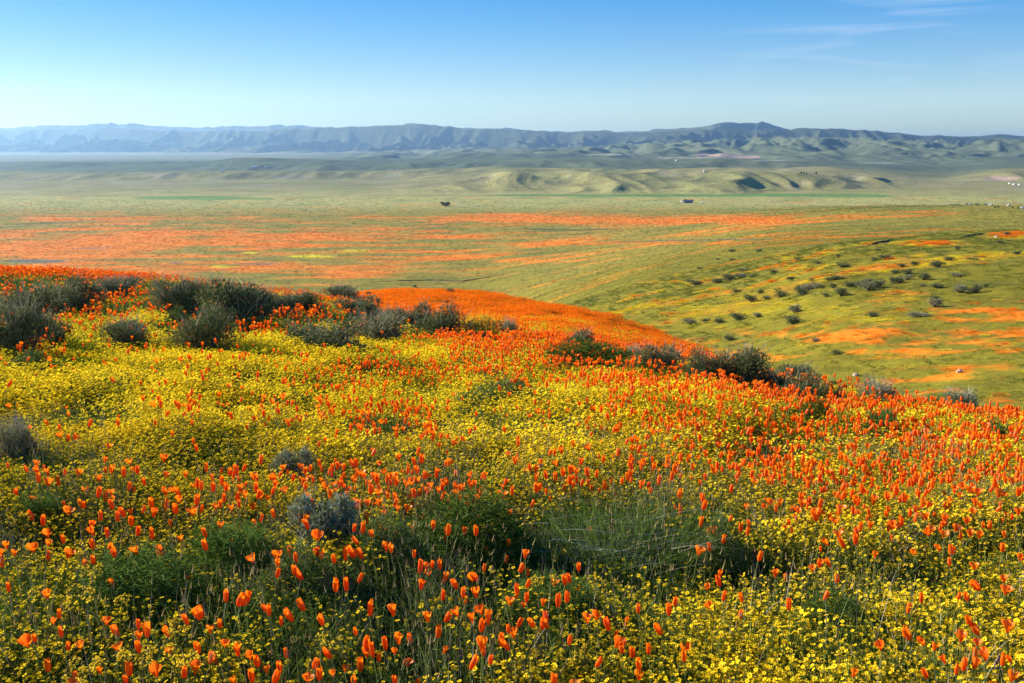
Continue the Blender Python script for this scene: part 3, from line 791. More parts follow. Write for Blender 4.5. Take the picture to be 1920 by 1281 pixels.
# ------------------------------------------------------------------ the single poppies that show largest
Z6 = (0, 860, """205,25,40,50,o 690,40,35,35,o 755,78,25,50 207,95,20,60 240,105,18,45 328,130,20,70 395,115,20,50 393,150,22,50 265,158,20,45 193,165,20,45 93,190,28,50 555,110,45,50,o 578,150,25,45
693,155,20,60 697,195,20,60 732,158,22,55 757,158,22,50 835,160,20,50 598,215,35,65 635,220,35,50,o 455,260,25,60 480,245,25,55 385,295,75,55,o 183,322,35,60,l 240,355,30,65 562,325,25,60 710,295,20,60 727,263,18,45
680,345,22,55 738,352,35,65 855,255,40,80 930,190,45,55,o 935,265,30,80 955,170,20,60 990,285,35,60 1012,232,50,65,o 968,318,20,40 1085,300,85,75,o 1105,240,35,70 1215,270,45,50,o 780,295,20,45 1110,145,20,70
1200,165,35,80 1270,165,45,70 1160,55,22,80 1260,48,25,55 1295,75,30,50 1330,70,35,70 1365,85,25,50 1425,105,55,70,o 1445,170,35,80 1380,205,45,65,o 1335,215,35,60 1590,55,50,70,o 1610,90,25,50 1690,50,55,80,o
1720,75,30,60 1700,118,50,40,o 1655,135,18,60 1715,165,35,55 1625,168,25,50 1475,278,15,50 1340,298,20,45 1415,295,15,40 1487,355,25,45 1435,385,30,80 1735,370,30,65,l 1850,315,30,55 1018,442,40,50,o
1225,383,30,45 797,390,16,50 855,425,25,75 607,422,25,75 660,458,25,50 390,432,30,45 270,425,55,60,o 275,475,50,80,o 185,500,70,60,o 230,522,25,50 40,485,50,70,o 80,525,45,60,o 10,580,30,80 10,520,40,80,o
525,480,35,65 550,500,30,45 495,468,25,50 525,568,30,60 645,520,35,60 775,512,60,75,ol 900,525,40,75 1117,547,22,55 1180,488,18,55 1550,530,40,60,o 1565,575,40,50 1557,605,25,50 1470,583,22,50 1497,585,20,55
1650,545,22,60 1665,560,25,70 1780,520,45,70,o 1808,540,30,70 1750,580,20,50 1880,560,30,55 1658,625,30,60 1698,650,40,80,l 1890,697,25,60 1488,665,18,45 643,687,50,65,l 267,760,60,90,o 48,718,22,75
550,862,30,45,l 333,870,25,60 300,905,45,60,o 1127,868,45,85,l 1270,775,30,80 1340,795,45,80,r 1370,790,50,95,r 1710,820,40,85,l 1645,880,40,90,l 1580,905,25,60 1528,875,22,55 1875,852,25,50,r 1240,920,30,60 1195,888,20,45
1180,955,55,85,o 1300,865,18,40 660,962,40,75,l 778,995,60,100,o 778,925,25,60 942,965,50,70 345,970,25,70 193,997,28,60 465,952,18,50 383,1047,30,55 845,1025,22,45 960,1068,45,45,o 95,1088,25,45 665,1050,45,35,o
1115,1060,40,75 1338,1080,55,95,m 1405,1100,60,95,o 1220,1120,65,105,ol 1160,1145,20,50 1095,1185,80,110,o 1035,1200,35,75 880,1195,85,115,o 728,1185,45,90 710,1230,30,50 435,1213,35,65,l 410,1250,60,40,o 270,1160,40,80
560,1175,40,50 1265,1030,55,50,o 1450,1135,40,70 1500,1180,50,70,o 1540,1225,45,80,r 1575,1170,35,75 1420,1220,40,95 1610,1085,25,65 1320,1235,45,60,l 1765,1145,40,70,r 1795,1210,40,85 1730,1230,75,60,o 1875,1190,45,70,o
1860,1085,35,80,l 1870,980,20,50""")
Z7 = (640, 860, """80,25,30,60 240,30,30,45 345,25,20,50 418,60,40,80,o 110,85,55,50,o 75,120,50,85,o 200,120,30,60 265,125,40,85 165,180,35,70 370,150,50,90,o 430,125,70,80,o 535,90,30,80 480,190,70,90,o 550,180,70,95,o
640,160,50,85,o 680,165,60,80,o 380,220,60,90,o 310,230,40,85 745,155,35,60 770,235,40,85 715,240,40,70 740,270,35,60 600,265,25,70 628,290,20,50 95,260,35,85 150,250,50,70,o 210,250,60,85,o 240,310,55,95,o
145,335,60,85,o 120,395,30,80 182,420,45,65,l 253,498,60,85,o 285,400,25,50 305,425,28,75 515,372,28,50 580,432,28,65,r 603,400,20,50,r 632,350,15,60 683,428,25,55,l 757,410,30,65 820,460,20,65 922,500,20,60 868,525,28,45
948,405,55,70,o 825,335,18,50 555,497,18,35 400,543,22,45,r 72,525,45,90,l 118,530,40,75,l 22,545,25,85 160,525,25,50 440,620,30,80 475,600,45,70,o 490,640,45,55,o 487,570,20,60 555,595,28,70 577,670,25,60 605,675,25,50
650,700,35,70,l 685,755,28,70 715,700,25,45,r 765,655,38,65,l 570,770,25,70 30,715,35,95 70,695,22,50 440,775,22,45 160,850,35,95 660,860,60,80,ol 585,885,40,65,r 825,905,50,100,m 877,870,20,45 797,803,22,45 733,752,22,45
1003,612,32,55,r 1075,632,20,50 1058,708,22,55 990,755,30,80 948,800,55,65,o 1025,815,40,60,o 1042,780,28,65 1217,728,22,60 1220,805,35,85 1268,778,32,75 1165,815,20,40 1352,618,25,48 1082,915,35,65,l 1130,933,28,65
1160,920,38,75,l 993,915,30,70,r 970,985,60,75,o 940,950,30,50 900,1025,35,95 942,1038,35,80,l 765,950,25,55 1253,950,22,60 1282,1017,28,65 1385,900,60,70,o 1435,885,60,75,o 1670,840,28,60 1800,955,38,80,l 1545,985,28,60
1580,1062,35,60 1640,1088,40,65 1728,1073,28,65 1843,1050,20,45 1875,800,28,60 1435,1138,30,65,r 838,1125,30,55 727,1150,38,90,r 575,1068,35,55,r 425,957,20,65 465,970,18,50 507,980,18,50 303,1000,18,45 250,1040,35,85
300,1073,40,50,o 135,1055,40,95 178,1085,32,90 210,1110,28,55 345,1050,20,45 103,950,22,60 20,1170,50,85,o 107,1160,40,90 73,1240,35,60 303,1235,32,60 430,1245,28,50 1315,1258,70,30,o 1705,1250,30,45 1320,75,45,80,o
1097,110,35,55 1250,80,30,55 1385,85,30,60 1285,125,28,55 1320,130,25,50 1100,170,40,70 905,205,70,60,o 960,190,25,70 1420,175,28,45 1685,150,40,60 1735,180,35,45 1785,130,25,60 1835,155,25,45 1900,205,30,60 1865,220,20,50 1905,295,20,70""")
Z8 = (1280, 860, """480,30,50,60,o 570,40,40,70 620,40,40,80 480,130,45,85,o 700,130,30,85 820,80,90,85,o 900,170,50,90 1050,90,70,80,o 1250,85,35,40 1200,185,35,60 780,175,35,45 290,95,18,50 235,185,18,60 365,265,35,50,l 545,250,45,55,o
670,255,55,60,o 650,290,45,40,o 662,345,30,45 755,325,40,70,l 890,285,80,70,o 980,245,30,55 1010,175,30,70 1075,230,60,70,o 1310,290,75,95,o 1370,330,60,60,o 1385,408,45,50,l 1450,500,40,60,l 1512,520,28,65 1310,525,40,55,l
1535,390,60,55,o 1475,340,45,60 1470,425,60,50,o 1180,390,70,55,o 1000,380,25,60 1240,375,25,55 815,467,55,50,l 875,420,60,45,o 910,475,35,80,l 975,455,25,60 1640,90,90,85,o 1660,190,70,60,o 1775,200,80,60,o 1850,130,70,60,o
1890,300,60,70,o 1620,425,50,60,o 1670,430,50,60,o 1600,350,50,50,o 1900,550,50,50 1800,500,28,55 65,365,20,45 100,360,25,75 148,415,35,60 175,430,22,50 228,455,25,60 178,510,20,45 310,385,28,40 360,425,30,45 168,645,22,50
357,600,22,35 135,720,45,60,o 228,770,25,60 280,780,28,40 325,870,28,60 517,703,25,45 628,882,24,50 793,790,18,60 868,640,25,40 870,670,30,50 715,635,20,50 735,635,18,50 1670,705,50,85,ll 1810,675,55,60,o 1815,740,70,65,o
1605,770,30,65,l 1270,840,30,70 1512,760,25,50 1345,785,25,60 1278,985,50,85,l 1360,1020,50,65,l 1415,1050,45,65 1565,1005,70,75,o 1660,1025,50,45,o 1620,905,35,70,l 1665,955,45,75,l 1830,950,80,85,o 1850,1225,75,110,o
1480,1120,40,60,l 1380,1200,35,60,l 1540,1180,25,75 1645,1090,30,85 1695,1080,35,60 1725,1140,20,50 1800,1130,30,80 1850,1110,30,50,l 965,1195,50,60 1130,1075,22,50 1620,1250,40,30,o 1675,1250,35,30,o 1560,1240,20,50""")
hero = []
for ox, oy, txt in (Z6, Z7, Z8):
    for tok in txt.split():
        p = tok.split(','); x_, y_, w_, h_ = map(float, p[:4]); fl = p[4] if len(p) > 4 else ''
        hero.append((ox + x_ / 3, oy + y_ / 3, w_ / 3, h_ / 3, fl))
hero.sort(key=lambda h: -(h[2] * h[3]))
rest = hero[290:]; hero = hero[:290]

def region(px, py):
    if px > 1730 and py > 1150: return 'lower right corner near pale stones'
    if px >= 640 and px < 960 and py < 985: return 'dense patch left of grass tussock'
    if 860 <= px < 1340 and py < 985: return 'behind the grass tussock'
    if 850 <= px < 1300 and py < 1105: return 'dark shade below grass tussock'
    if px >= 1300 and py < 1010: return 'thick orange drift at right'
    if px >= 1300: return 'yellow carpet at lower right'
    if px < 640 and py > 1165: return 'shaded bottom left corner'
    if px >= 640 and py > 1140: return 'yellow flowers at bottom middle'
    if px >= 640: return 'dark foliage left of centre'
    if px < 250 and py > 985: return 'green stems on left edge'
    if py < 985: return 'yellow carpet beside silver shrub'
    return 'dark mound below silver shrub'
ORD = ['leftmost', 'second', 'third', 'fourth', 'fifth', 'sixth', 'seventh', 'eighth', 'ninth', 'tenth', 'eleventh', 'twelfth', 'thirteenth', 'fourteenth', 'fifteenth',
       'sixteenth', 'seventeenth', 'eighteenth', 'nineteenth', 'twentieth', 'twenty-first', 'twenty-second', 'twenty-third', 'twenty-fourth', 'twenty-fifth', 'twenty-sixth', 'twenty-seventh', 'twenty-eighth']
def ordinals(items, one, many):
    """items: list of (key, px, obj); a label that singles each out by its order from the left"""
    by = {}
    for k, px, o in items: by.setdefault(k, []).append((px, o))
    for k, lst in by.items():
        lst.sort(key=lambda t: t[0])
        for i, (px, o) in enumerate(lst):
            if len(lst) == 1: o['label'] = one(k)
            else:
                od = 'leftmost' if i == 0 else ('rightmost' if i == len(lst) - 1 else ORD[i] + ' from left')
                o['label'] = od + ' of ' + many(k)
items = []
for px, py, wp, hp, fl in hero:
    hs = random.uniform(.15, .25)
    x, y, z, dep = on_ground(px, py, hs + .02, 1.6, 40)
    Ln = min(max(hp * dep / F * .94, .025), .052)
    kind = 'o' if 'o' in fl else ('m' if ('m' in fl or wp / hp > .62) else 'c')
    if kind == 'o': Ln = min(max(min(hp, wp * 1.15) * dep / F * .95, .026), .046)
    lean = random.uniform(-.13, .13)
    if 'l' in fl: lean = -random.uniform(.38, .55) * (1.5 if 'll' in fl else 1)
    if 'r' in fl: lean = random.uniform(.32, .45)
    root = empty('poppy', (x, y, z))
    sl = lean * .25; top = Vector((math.sin(sl) * hs, 0, math.cos(sl) * hs)); root.location.x -= top.x
    st = link('stem', STEM, root); st.rotation_euler = (0, sl, 0); st.scale = (1, 1, hs)
    q0 = random.uniform(0, 6.28); rot = Euler((random.uniform(-.15, .25), lean, 0)).to_matrix()
    pv_ = random.randrange(4)
    wr = min(max((wp / max(hp, 1)) / (.46 if kind == 'c' else .8 if kind == 'm' else 1.0), .75), 1.25)
    for k in range(4):
        pm = PETALS[kind][(pv_ + k) % len(PETALS[kind])]
        pt = link('petal', pm, root); pt.location = top
        pt.rotation_euler = (rot @ Matrix.Rotation(q0 + k * math.pi / 2 + random.uniform(-.2, .2), 3, 'Z')).to_euler()
        pt.scale = (Ln * wr, Ln * wr, Ln * random.uniform(.86, 1.08))
    big = 'large' if hp > 24 else ('small' if hp < 18 else 'mid-sized')
    ln = 'left-leaning' if lean < -.3 else ('right-leaning' if lean > .3 else 'upright')
    stt = {'o': 'open', 'm': 'half-open', 'c': 'closed'}[kind]
    rg = region(px, py)
    tag(root, None, 'poppy', 'poppies: ' + rg)
    items.append(((big, ln, stt, rg), px, root))
ordinals(items, lambda k: f'{k[0]} {k[2]} {k[1]} orange poppy, {k[3]}', lambda k: f'{k[0]} {k[2]} {k[1]} poppies, {k[3]}')

# the thousands of poppies too small or too crowded to pick apart
x, y, z, px, py = align_points(140000, 1.6, 32.0, .66, lambda px, py, x, y: np.clip(poppy_density(px, py, x, y) * 2.0, 0, 1) * np.where(py > 985, np.where(px > 1300, .30, .42), 1.0) * np.where(y < 14, 1, 1.0), .22)
pts = [np.stack([x, y, z], 1)]
ex = []
for px_, py_, wp, hp, fl in rest:
    a_, b_, c_, d_ = on_ground(px_, py_, .2, 1.6, 40); ex.append((a_, b_, c_))
pts = np.concatenate(pts + [np.array(ex)]); n = len(pts)
rots = np.stack([rng.normal(0, .12, n), rng.normal(0, .14, n), rng.random(n) * 6.28], 1)
idx = np.where(rng.random(n) < .45, rng.integers(0, 6, n), rng.integers(6, 12, n))
scatter('poppies', pop, pts, rots, rng.uniform(.7, 1.1, n) * np.where(pts[:, 1] > 12, 1.15, 1.0), idx)

# ------------------------------------------------------------------ flower cover on the shoulder and the far hillside
oc = [source('orange_cover', carpet_clump(.55, 130, [M['farpetal'], M['hillgrass']], .028, .10, .24)) for _ in range(4)]
for s_ in oc: pass
yc = [source('yellow_cover', carpet_clump(.6, 120, [M['gold'], M['grass']], .028, .06, .16, True)) for _ in range(3)]
gc = [source('green_cover', grass_clump(.6, 110, .06, .20, .028, [M['hillgrass'], M['brightleaf'], M['hillgrass']])) for _ in range(4)]
def hump_d(px, py, x, y):
    a = x / y
    h = sstep(20, 27, y) * (1 - sstep(76, 88, y)) * sstep(-.27, -.20, a) * (1 - sstep(.22, .25, a))
    return h * np.clip(.75 + 2.6 * fbm(x / 4.2, y / 2.0, 3, 431), .03, 1)
x, y, z, px, py = align_points(11000, 19, 90, .30, hump_d)
scatter('poppies', oc, np.stack([x, y, z - .02], 1), tilt(x, y), rng.uniform(.75, 1.15, len(x)), rng.integers(0, 4, len(x)))
def slope_d(px, py, x, y):
    a = x / y
    return sstep(30, 44, y) * np.clip(.75 + 1.3 * fbm(x / 6, y / 8, 3, 441), .08, 1) * (1 - sstep(.20, .16, a) * (y < 90))
def cover_tufts(x, y, z, keep_green, grow):
    cc = cover_color(x, y, z)
    io = cc[:, 0] / cc[:, 1] > 1.9; iy = (~io) & (cc[:, 0] > .19) & (y < 300); ig = ~(io | iy)
    sw = io & (rng.random(len(x)) < .28)          # green showing between the flowers
    io = io & ~sw; ig &= rng.random(len(x)) < keep_green; ig |= sw
    for nm, src, k_ in (('poppies', oc, io), ('yellow_flowers', yc, iy), ('grass', gc, ig)):
        if k_.sum() == 0: continue
        xx, yy, zz = x[k_], y[k_], z[k_]
        scatter(nm, src, np.stack([xx, yy, zz - .03], 1), tilt(xx, yy), rng.uniform(.55, 1.2, len(xx)) * grow(yy), rng.integers(0, len(src), len(xx)))
x, y, z, px, py = align_points(60000, 28, 300, .62, lambda px, py, x, y: slope_d(px, py, x, y) * (x / y > -.12) * np.clip(2200 / (y * y) + .32, 0, 1))
cover_tufts(x, y, z, .5, lambda q: np.clip(q / 100, .7, 1.9))
n = 60000
y = np.exp(rng.random(n) * math.log(2100 / 290) + math.log(290)); x = (rng.random(n) * 2 - 1) * .60 * y; z = ground_z(x, y)
cover_tufts(x, y, z, .55, lambda q: np.clip(q / 360, .9, 3.6))

# ------------------------------------------------------------------ shrubs
def shrub_meshes(seed, nspray, leaf, mats, stalks=0, lumps=8, fine=False, upright=.5, stalkmat='mauve'):
    random.seed(seed)
    b = MB(); br = MB(); sk = MB()
    L_ = [(0, 0, .36, .32)]
    for k in range(lumps):
        a = 6.283 * k / lumps + random.uniform(-.3, .3); rr = random.uniform(.14, .40)
        L_.append((math.cos(a) * rr, math.sin(a) * rr, random.uniform(.20, .70), random.uniform(.15, .29)))
    wts = [l[3] ** 2 for l in L_]
    for _ in range(nspray):
        cx, cy, cz, rad = random.choices(L_, wts)[0]
        d = Vector((random.gauss(0, 1), random.gauss(0, 1), random.gauss(.35, 1))).normalized()
        q = rad * (random.uniform(.55, 1.08) if random.random() < .8 else random.uniform(.1, .6))
        p = Vector((cx, cy, cz)) + d * q
        if p.z < .02: p.z = random.uniform(.02, .12)
        ax = (d * (1 - upright) + Vector((0, 0, upright)) + Vector((random.gauss(0, .3), random.gauss(0, .3), random.gauss(0, .2)))).normalized()
        mi = random.randrange(len(mats))
        for j in range(4 if not fine else 6):
            dv = ax + Vector((random.gauss(0, .45), random.gauss(0, .45), random.gauss(0, .45)))
            b.blade(p + ax * leaf * .5 * j / 4, dv, leaf * random.uniform(.7, 1.3), leaf * (.32 if not fine else .2), .1, mi, 1)
    for cx, cy, cz, rad in L_:
        for j in range(6):
            e = Vector((cx, cy, cz)) + Vector((random.gauss(0, .5), random.gauss(0, .5), random.gauss(.35, .4))) * rad * 1.08
            br.tube([(cx * .08, cy * .08, -.03), (cx * .5 + random.gauss(0, .03), cy * .5 + random.gauss(0, .03), cz * .45), tuple(e)], .018, .005, 4)
    for _ in range(stalks):
        cx, cy, cz, rad = random.choice(L_)
        d = Vector((random.gauss(0, .45), random.gauss(0, .45), 1)).normalized(); p = Vector((cx, cy, cz)) + d * rad * .7
        sk.blade(p, d, random.uniform(.16, .36), .009, random.uniform(0, .25), 0, 2)
        for j in range(3): sk.blade(p + d * (.12 + .06 * j), (d.x + random.gauss(0, .5), d.y + random.gauss(0, .5), 1), .07, .007, .1, 0, 1)
    return (b.mesh('foliage', [M[m_] for m_ in mats]), br.mesh('branches', [M['wood']]), sk.mesh('dry_stalks', [M[stalkmat]]) if stalks else None)

KIND = {
 'grey':   [shrub_meshes(11, 3400, .046, ['sage', 'sagegreen'], 90, 8), shrub_meshes(12, 3400, .044, ['sage', 'sagegreen', 'sagedark'], 60, 9)],
 'green':  [shrub_meshes(21, 3600, .042, ['sagegreen', 'sagedark'], 110, 10), shrub_meshes(22, 3600, .042, ['sagegreen', 'sagegreen', 'sage'], 120, 10)],
 'dark':   [shrub_meshes(31, 3600, .036, ['sagedark', 'sagegreen'], 40, 9, True)],
 'mauve':  [shrub_meshes(41, 2000, .052, ['sage', 'mauve', 'sagegreen'], 300, 7, False, .75)],
 'silver': [shrub_meshes(51, 1800, .075, ['silver', 'sage'], 40, 7, False, .7, 'silver')],
 'bright': [shrub_meshes(61, 1900, .055, ['brightleaf', 'grass'], 0, 8, True)],
 'yellow': [shrub_meshes(71, 1500, .05, ['sagegreen', 'brightleaf'], 160, 8, False, .6, 'fiddle')],
}
FARK = {
 'grey': [shrub_meshes(15, 420, .11, ['sage', 'sagegreen'], 0, 8), shrub_meshes(16, 420, .11, ['sage', 'sagedark'], 0, 9)],
 'dark': [shrub_meshes(25, 460, .10, ['sagegreen', 'sage'], 0, 9), shrub_meshes(26, 460, .10, ['sagegreen', 'sage', 'sagedark'], 0, 7)],
 'mauve': [shrub_meshes(35, 420, .11, ['mauve', 'sage'], 0, 8)],
}
random.seed(99)
def put_shrub(bank, px, pyb, wpx, hpx, name, label, cat, group, dmin=1.6, sink=.06, dmax=2500, veg=.17):
    x, y, z, dep = on_ground(px, pyb, veg, dmin, dmax)
    W = wpx * dep / F; H = hpx * dep / F + veg * .8
    fo, br, sk = random.choice(bank)
    o = empty(name, (x, y + W * .3, z)); o.location.z = float(ground_z(x, y + W * .3)) - sink * H
    o.rotation_euler = (0, 0, random.uniform(0, 6.28)); o.scale = (W, W * random.uniform(.85, 1.05), H * 1.12)
    link('foliage', fo, o); link('branches', br, o)
    if sk: tag(link('dry_stalks', sk, o), kind='stuff')
    tag(o, label, cat, group)
    return o
NEAR = [
 (40, 600, 120, 85, 'grey', 'grey sagebrush at the left edge of the hill crest'),
 (115, 578, 100, 62, 'grey', 'broad grey sagebrush right of the left edge bush, below crest poppies'),
 (12, 655, 110, 100, 'green', 'dark green bush cut by the left edge, in front of the grey sagebrush'),
 (75, 640, 80, 45, 'green', 'low green bush with poppies in front at far left'),
 (205, 548, 90, 30, 'mauve', 'low mauve dry twig bush under the orange crest strip'),
 (330, 592, 95, 70, 'green', 'green bush touching the left side of the largest dark sagebrush'),
 (425, 606, 150, 80, 'green', 'largest dark grey-green sagebrush on the crest behind the round bush'),
 (505, 590, 90, 62, 'grey', 'grey sagebrush sloping down right of the largest crest bush'),
 (565, 580, 80, 36, 'green', 'low flat green bush trailing right along the crest'),
 (368, 656, 124, 90, 'dark', 'round dark green bush standing alone at the edge of the yellow carpet'),
 (230, 640, 90, 45, 'green', 'low green bush left of the round dark bush'),
 (600, 652, 140, 66, 'grey', 'pale mauve dry bush right of the yellow carpet edge'),
 (640, 562, 70, 26, 'green', 'small green bush left of the orange shoulder'),
 (672, 588, 75, 40, 'grey', 'grey bush at the start of the orange shoulder'),
 (705, 632, 100, 58, 'mauve', 'mauve twiggy bush between the pale bush and the dark bush pair'),
 (765, 615, 80, 52, 'grey', 'grey bush on the left of the dark bush pair'),
 (825, 628, 100, 66, 'dark', 'dark bush on the right of the pair before the orange shoulder'),
 (905, 636, 80, 54, 'yellow', 'green bush with yellow stalks in front of the orange shoulder'),
 (955, 632, 45, 42, 'mauve', 'tall mauve twigs beside the yellow stalked bush'),
 (995, 634, 45, 28, 'yellow', 'small yellow flowering bush right of the mauve twigs'),
 (1090, 655, 70, 44, 'green', 'small rounded green bush under the orange shoulder'),
 (1140, 662, 60, 28, 'bright', 'bright green clump right of the small rounded bush'),
 (1190, 668, 50, 28, 'mauve', 'little mauve bush right of the bright green clump'),
 (1240, 690, 95, 56, 'grey', 'grey-green bush in the hedge line below the orange shoulder'),
 (1330, 712, 110, 72, 'dark', 'dark bush in the middle of the crest hedge line'),
 (1405, 730, 120, 84, 'green', 'tall grey-green bush at the right of the crest hedge line'),
 (1458, 728, 70, 54, 'grey', 'low grey bush just right of the tallest hedge bush'),
 (1500, 716, 75, 44, 'grey', 'pale low bush beyond the dark bush on the crest'),
 (1515, 748, 115, 66, 'dark', 'wide dark bush at the right end of the hedge line'),
 (1572, 752, 44, 40, 'dark', 'small dark bush at the very end of the hedge line'),
 (1655, 750, 90, 50, 'mauve', 'pale dry grass bush on the right crest'),
 (1760, 760, 40, 20, 'bright', 'small green tuft on the right crest'),
 (1815, 770, 84, 44, 'mauve', 'low dry grey bush at the right crest before the hillside'),
 (1664, 806, 72, 58, 'bright', 'blue-green leafy bush alone in the orange drift on the right'),
 (1880, 806, 70, 34, 'bright', 'low green bush at the right edge among poppies'),
 (605, 992, 115, 70, 'silver', 'large silver sagebrush in the foreground left of the dense poppy patch'),
 (540, 876, 66, 36, 'silver', 'small silver sagebrush in the middle of the yellow carpet'),
 (18, 850, 80, 70, 'mauve', 'grey-mauve bush on the left edge of the yellow carpet'),
]
for px, pyb, wp, hp, k, lab in NEAR:
    put_shrub(KIND[k], px, pyb, wp * (1.15 if px < 900 else 1.0), hp * (1 if px < 900 else .92), 'sagebrush' if k != 'bright' else 'leafy_bush', lab, 'shrub', 'shrubs on the near hill', 1.6, dmax=60)
for px, pyb, wp, hp, lab in [(843, 546, 20, 8, 'small dark shrub on top of the orange shoulder'), (693, 552, 15, 7, 'small dark shrub at the left of the orange shoulder'), (982, 564, 11, 5, 'tiny dark shrub on the rim of the orange shoulder'),
        (887, 571, 15, 6, 'low grey shrub in the middle of the orange shoulder'), (778, 539, 9, 5, 'tiny dark shrub at the far rim of the orange shoulder'), (1050, 596, 18, 6, 'low dark shrub on the right slope of the orange shoulder')]:
    put_shrub(FARK['dark'], px, pyb, wp, hp, 'sagebrush', lab, 'shrub', 'shrubs on the orange shoulder', 25)
HS = """390,555,90,35 475,545,55,25 560,525,75,30 680,515,90,40 640,610,80,40 630,675,100,40 320,655,110,35 425,640,55,25 205,670,60,25 135,670,60,25 50,680,80,30 265,770,70,30 750,775,50,18 1075,635,70,30 1430,580,85,50
1430,540,60,20 1330,635,120,22 1570,500,90,45 1660,500,70,40 1060,490,90,55 1110,475,90,50 1050,450,70,30 1190,450,60,36 1225,447,60,36 1270,430,60,30 1270,400,70,30 1200,395,60,25 1370,430,70,40 1440,360,85,35 1510,320,70,20
1550,265,40,25 900,520,80,45 810,525,45,20 850,475,50,25 950,470,70,25 1000,462,60,22 720,485,90,30 770,475,80,26 670,490,80,25 870,430,90,22 830,434,70,18 270,432,90,30 330,420,80,26 200,450,80,25 350,390,70,22 400,415,60,15 80,460,80,22
40,445,50,15 310,505,70,22 910,360,90,22 1160,315,100,22 1240,360,50,18 1310,345,50,15 1080,320,40,15 650,320,40,15 435,275,50,14 280,275,60,14 280,322,40,10 880,300,40,12 730,435,50,16 515,395,40,16 610,430,50,14 1890,290,60,25
1790,225,50,14 1830,180,45,15 1440,475,90,20 1560,410,70,18 1640,320,70,14 440,505,50,18 535,490,50,15 1350,465,40,14 1710,470,40,20 870,845,60,15 95,370,40,10 200,320,30,8 765,340,40,12 1105,268,40,8"""
items = []
for tok in HS.split():
    a_, b_, c_, d_ = map(float, tok.split(','))
    px, pyb, wp, hp = 1280 + a_ / 3, 380 + b_ / 3, c_ / 3, d_ / 3
    k = random.choice(['grey', 'dark', 'dark', 'mauve'] if b_ > 380 else ['grey', 'dark'])
    o = put_shrub(FARK[k], px, pyb, wp, hp, 'sagebrush', None, 'shrub', 'shrubs scattered on the far hillside', 30)
    size = 'large' if wp > 25 else ('small' if wp < 17 else 'middling')
    band = 'lowest' if pyb > 585 else ('lower' if pyb > 545 else ('middle' if pyb > 515 else ('upper' if pyb > 480 else 'topmost')))
    items.append(((size, k, band), px, o))
ordinals(items, lambda k: f'{k[0]} {k[1]} shrub in the {k[2]} belt of the green hillside', lambda k: f'{k[0]} {k[1]} shrubs in the {k[2]} belt of the green hillside')

# ------------------------------------------------------------------ green leafy mounds, grass tussock, small flowers, stones
def mound_mesh(seed, n, leaf, mats):
    random.seed(seed); b = MB()
    for _ in range(n):
        a = random.random() * 6.283; rr = math.sqrt(random.random()) * .5; x = rr * math.cos(a); y = rr * math.sin(a)
        top = max(.0, 1 - (rr / .52) ** 2) ** .6 * (1 + .22 * math.sin(9 * x + seed) * math.cos(8 * y))
        z = top * random.uniform(.45, 1.0)
        ax = Vector((x * 1.2 + random.gauss(0, .3), y * 1.2 + random.gauss(0, .3), 1)).normalized(); mi = random.randrange(len(mats))
        for j in range(5):
            b.blade(Vector((x, y, max(0, z - leaf))) + ax * leaf * .3 * j, ax * .7 + Vector((random.gauss(0, .6), random.gauss(0, .6), random.gauss(.1, .4))), leaf * random.uniform(.6, 1.1), leaf * .13, .2, mi, 1)
    return b.mesh('leafy_mound', [M[m_] for m_ in mats])
MM = [mound_mesh(3, 1500, .10, ['leaf', 'leaf', 'grass']), mound_mesh(5, 1500, .10, ['leaf', 'brightleaf']), mound_mesh(8, 1300, .11, ['leaf', 'grass', 'sagegreen'])]
random.seed(41)
for px, pyb, wp, hp, lab in [(425, 1100, 190, 115, 'dark green feathery mound below the silver sagebrush'), (870, 1075, 260, 120, 'wide dark green mound right under the dense poppy patch'), (720, 1090, 170, 90, 'green leafy mound left of the wide dark mound'),
        (690, 845, 190, 44, 'dark leafy mound under the poppy row left of centre'), (950, 765, 190, 30, 'low green mound in the middle of the yellow carpet'), (1110, 705, 220, 46, 'dark green leafy strip below the orange shoulder'), (1215, 712, 130, 34, 'green leafy mound at the right end of the dark leafy strip'),
        (50, 710, 110, 36, 'low dark mound at the left behind the yellow carpet'), (1350, 1100, 130, 90, 'dark green mound at the right foot of the grass tussock'), (240, 1180, 260, 110, 'broad green mound in the lower left'), (60, 1010, 120, 60, 'green mound at the left edge'),
        (560, 1150, 220, 90, 'dark green mound in the lower left centre'), (1590, 1215, 180, 70, 'dark hollow leafy mound in the lower right yellow carpet'), (1030, 1180, 200, 70, 'low green mound in the lower middle'), (330, 620, 60, 34, 'green leafy mound just left of the round bush'), (1530, 800, 90, 40, 'green mound in the orange drift')]:
    x, y, z, dep = on_ground(px, pyb, .03, 1.6, 60)
    W = wp * dep / F; H = hp * dep / F * 1.0 + .08
    o = link('leafy_mound', random.choice(MM)); o.location = (x, y + W * .25, float(ground_z(x, y + W * .25)) - .01)
    o.scale = (W, W * .8, min(H, .40)); o.rotation_euler = (0, 0, random.choice((0, math.pi)) + random.uniform(-.3, .3))
    tag(o, lab, 'plant', 'leafy mounds')

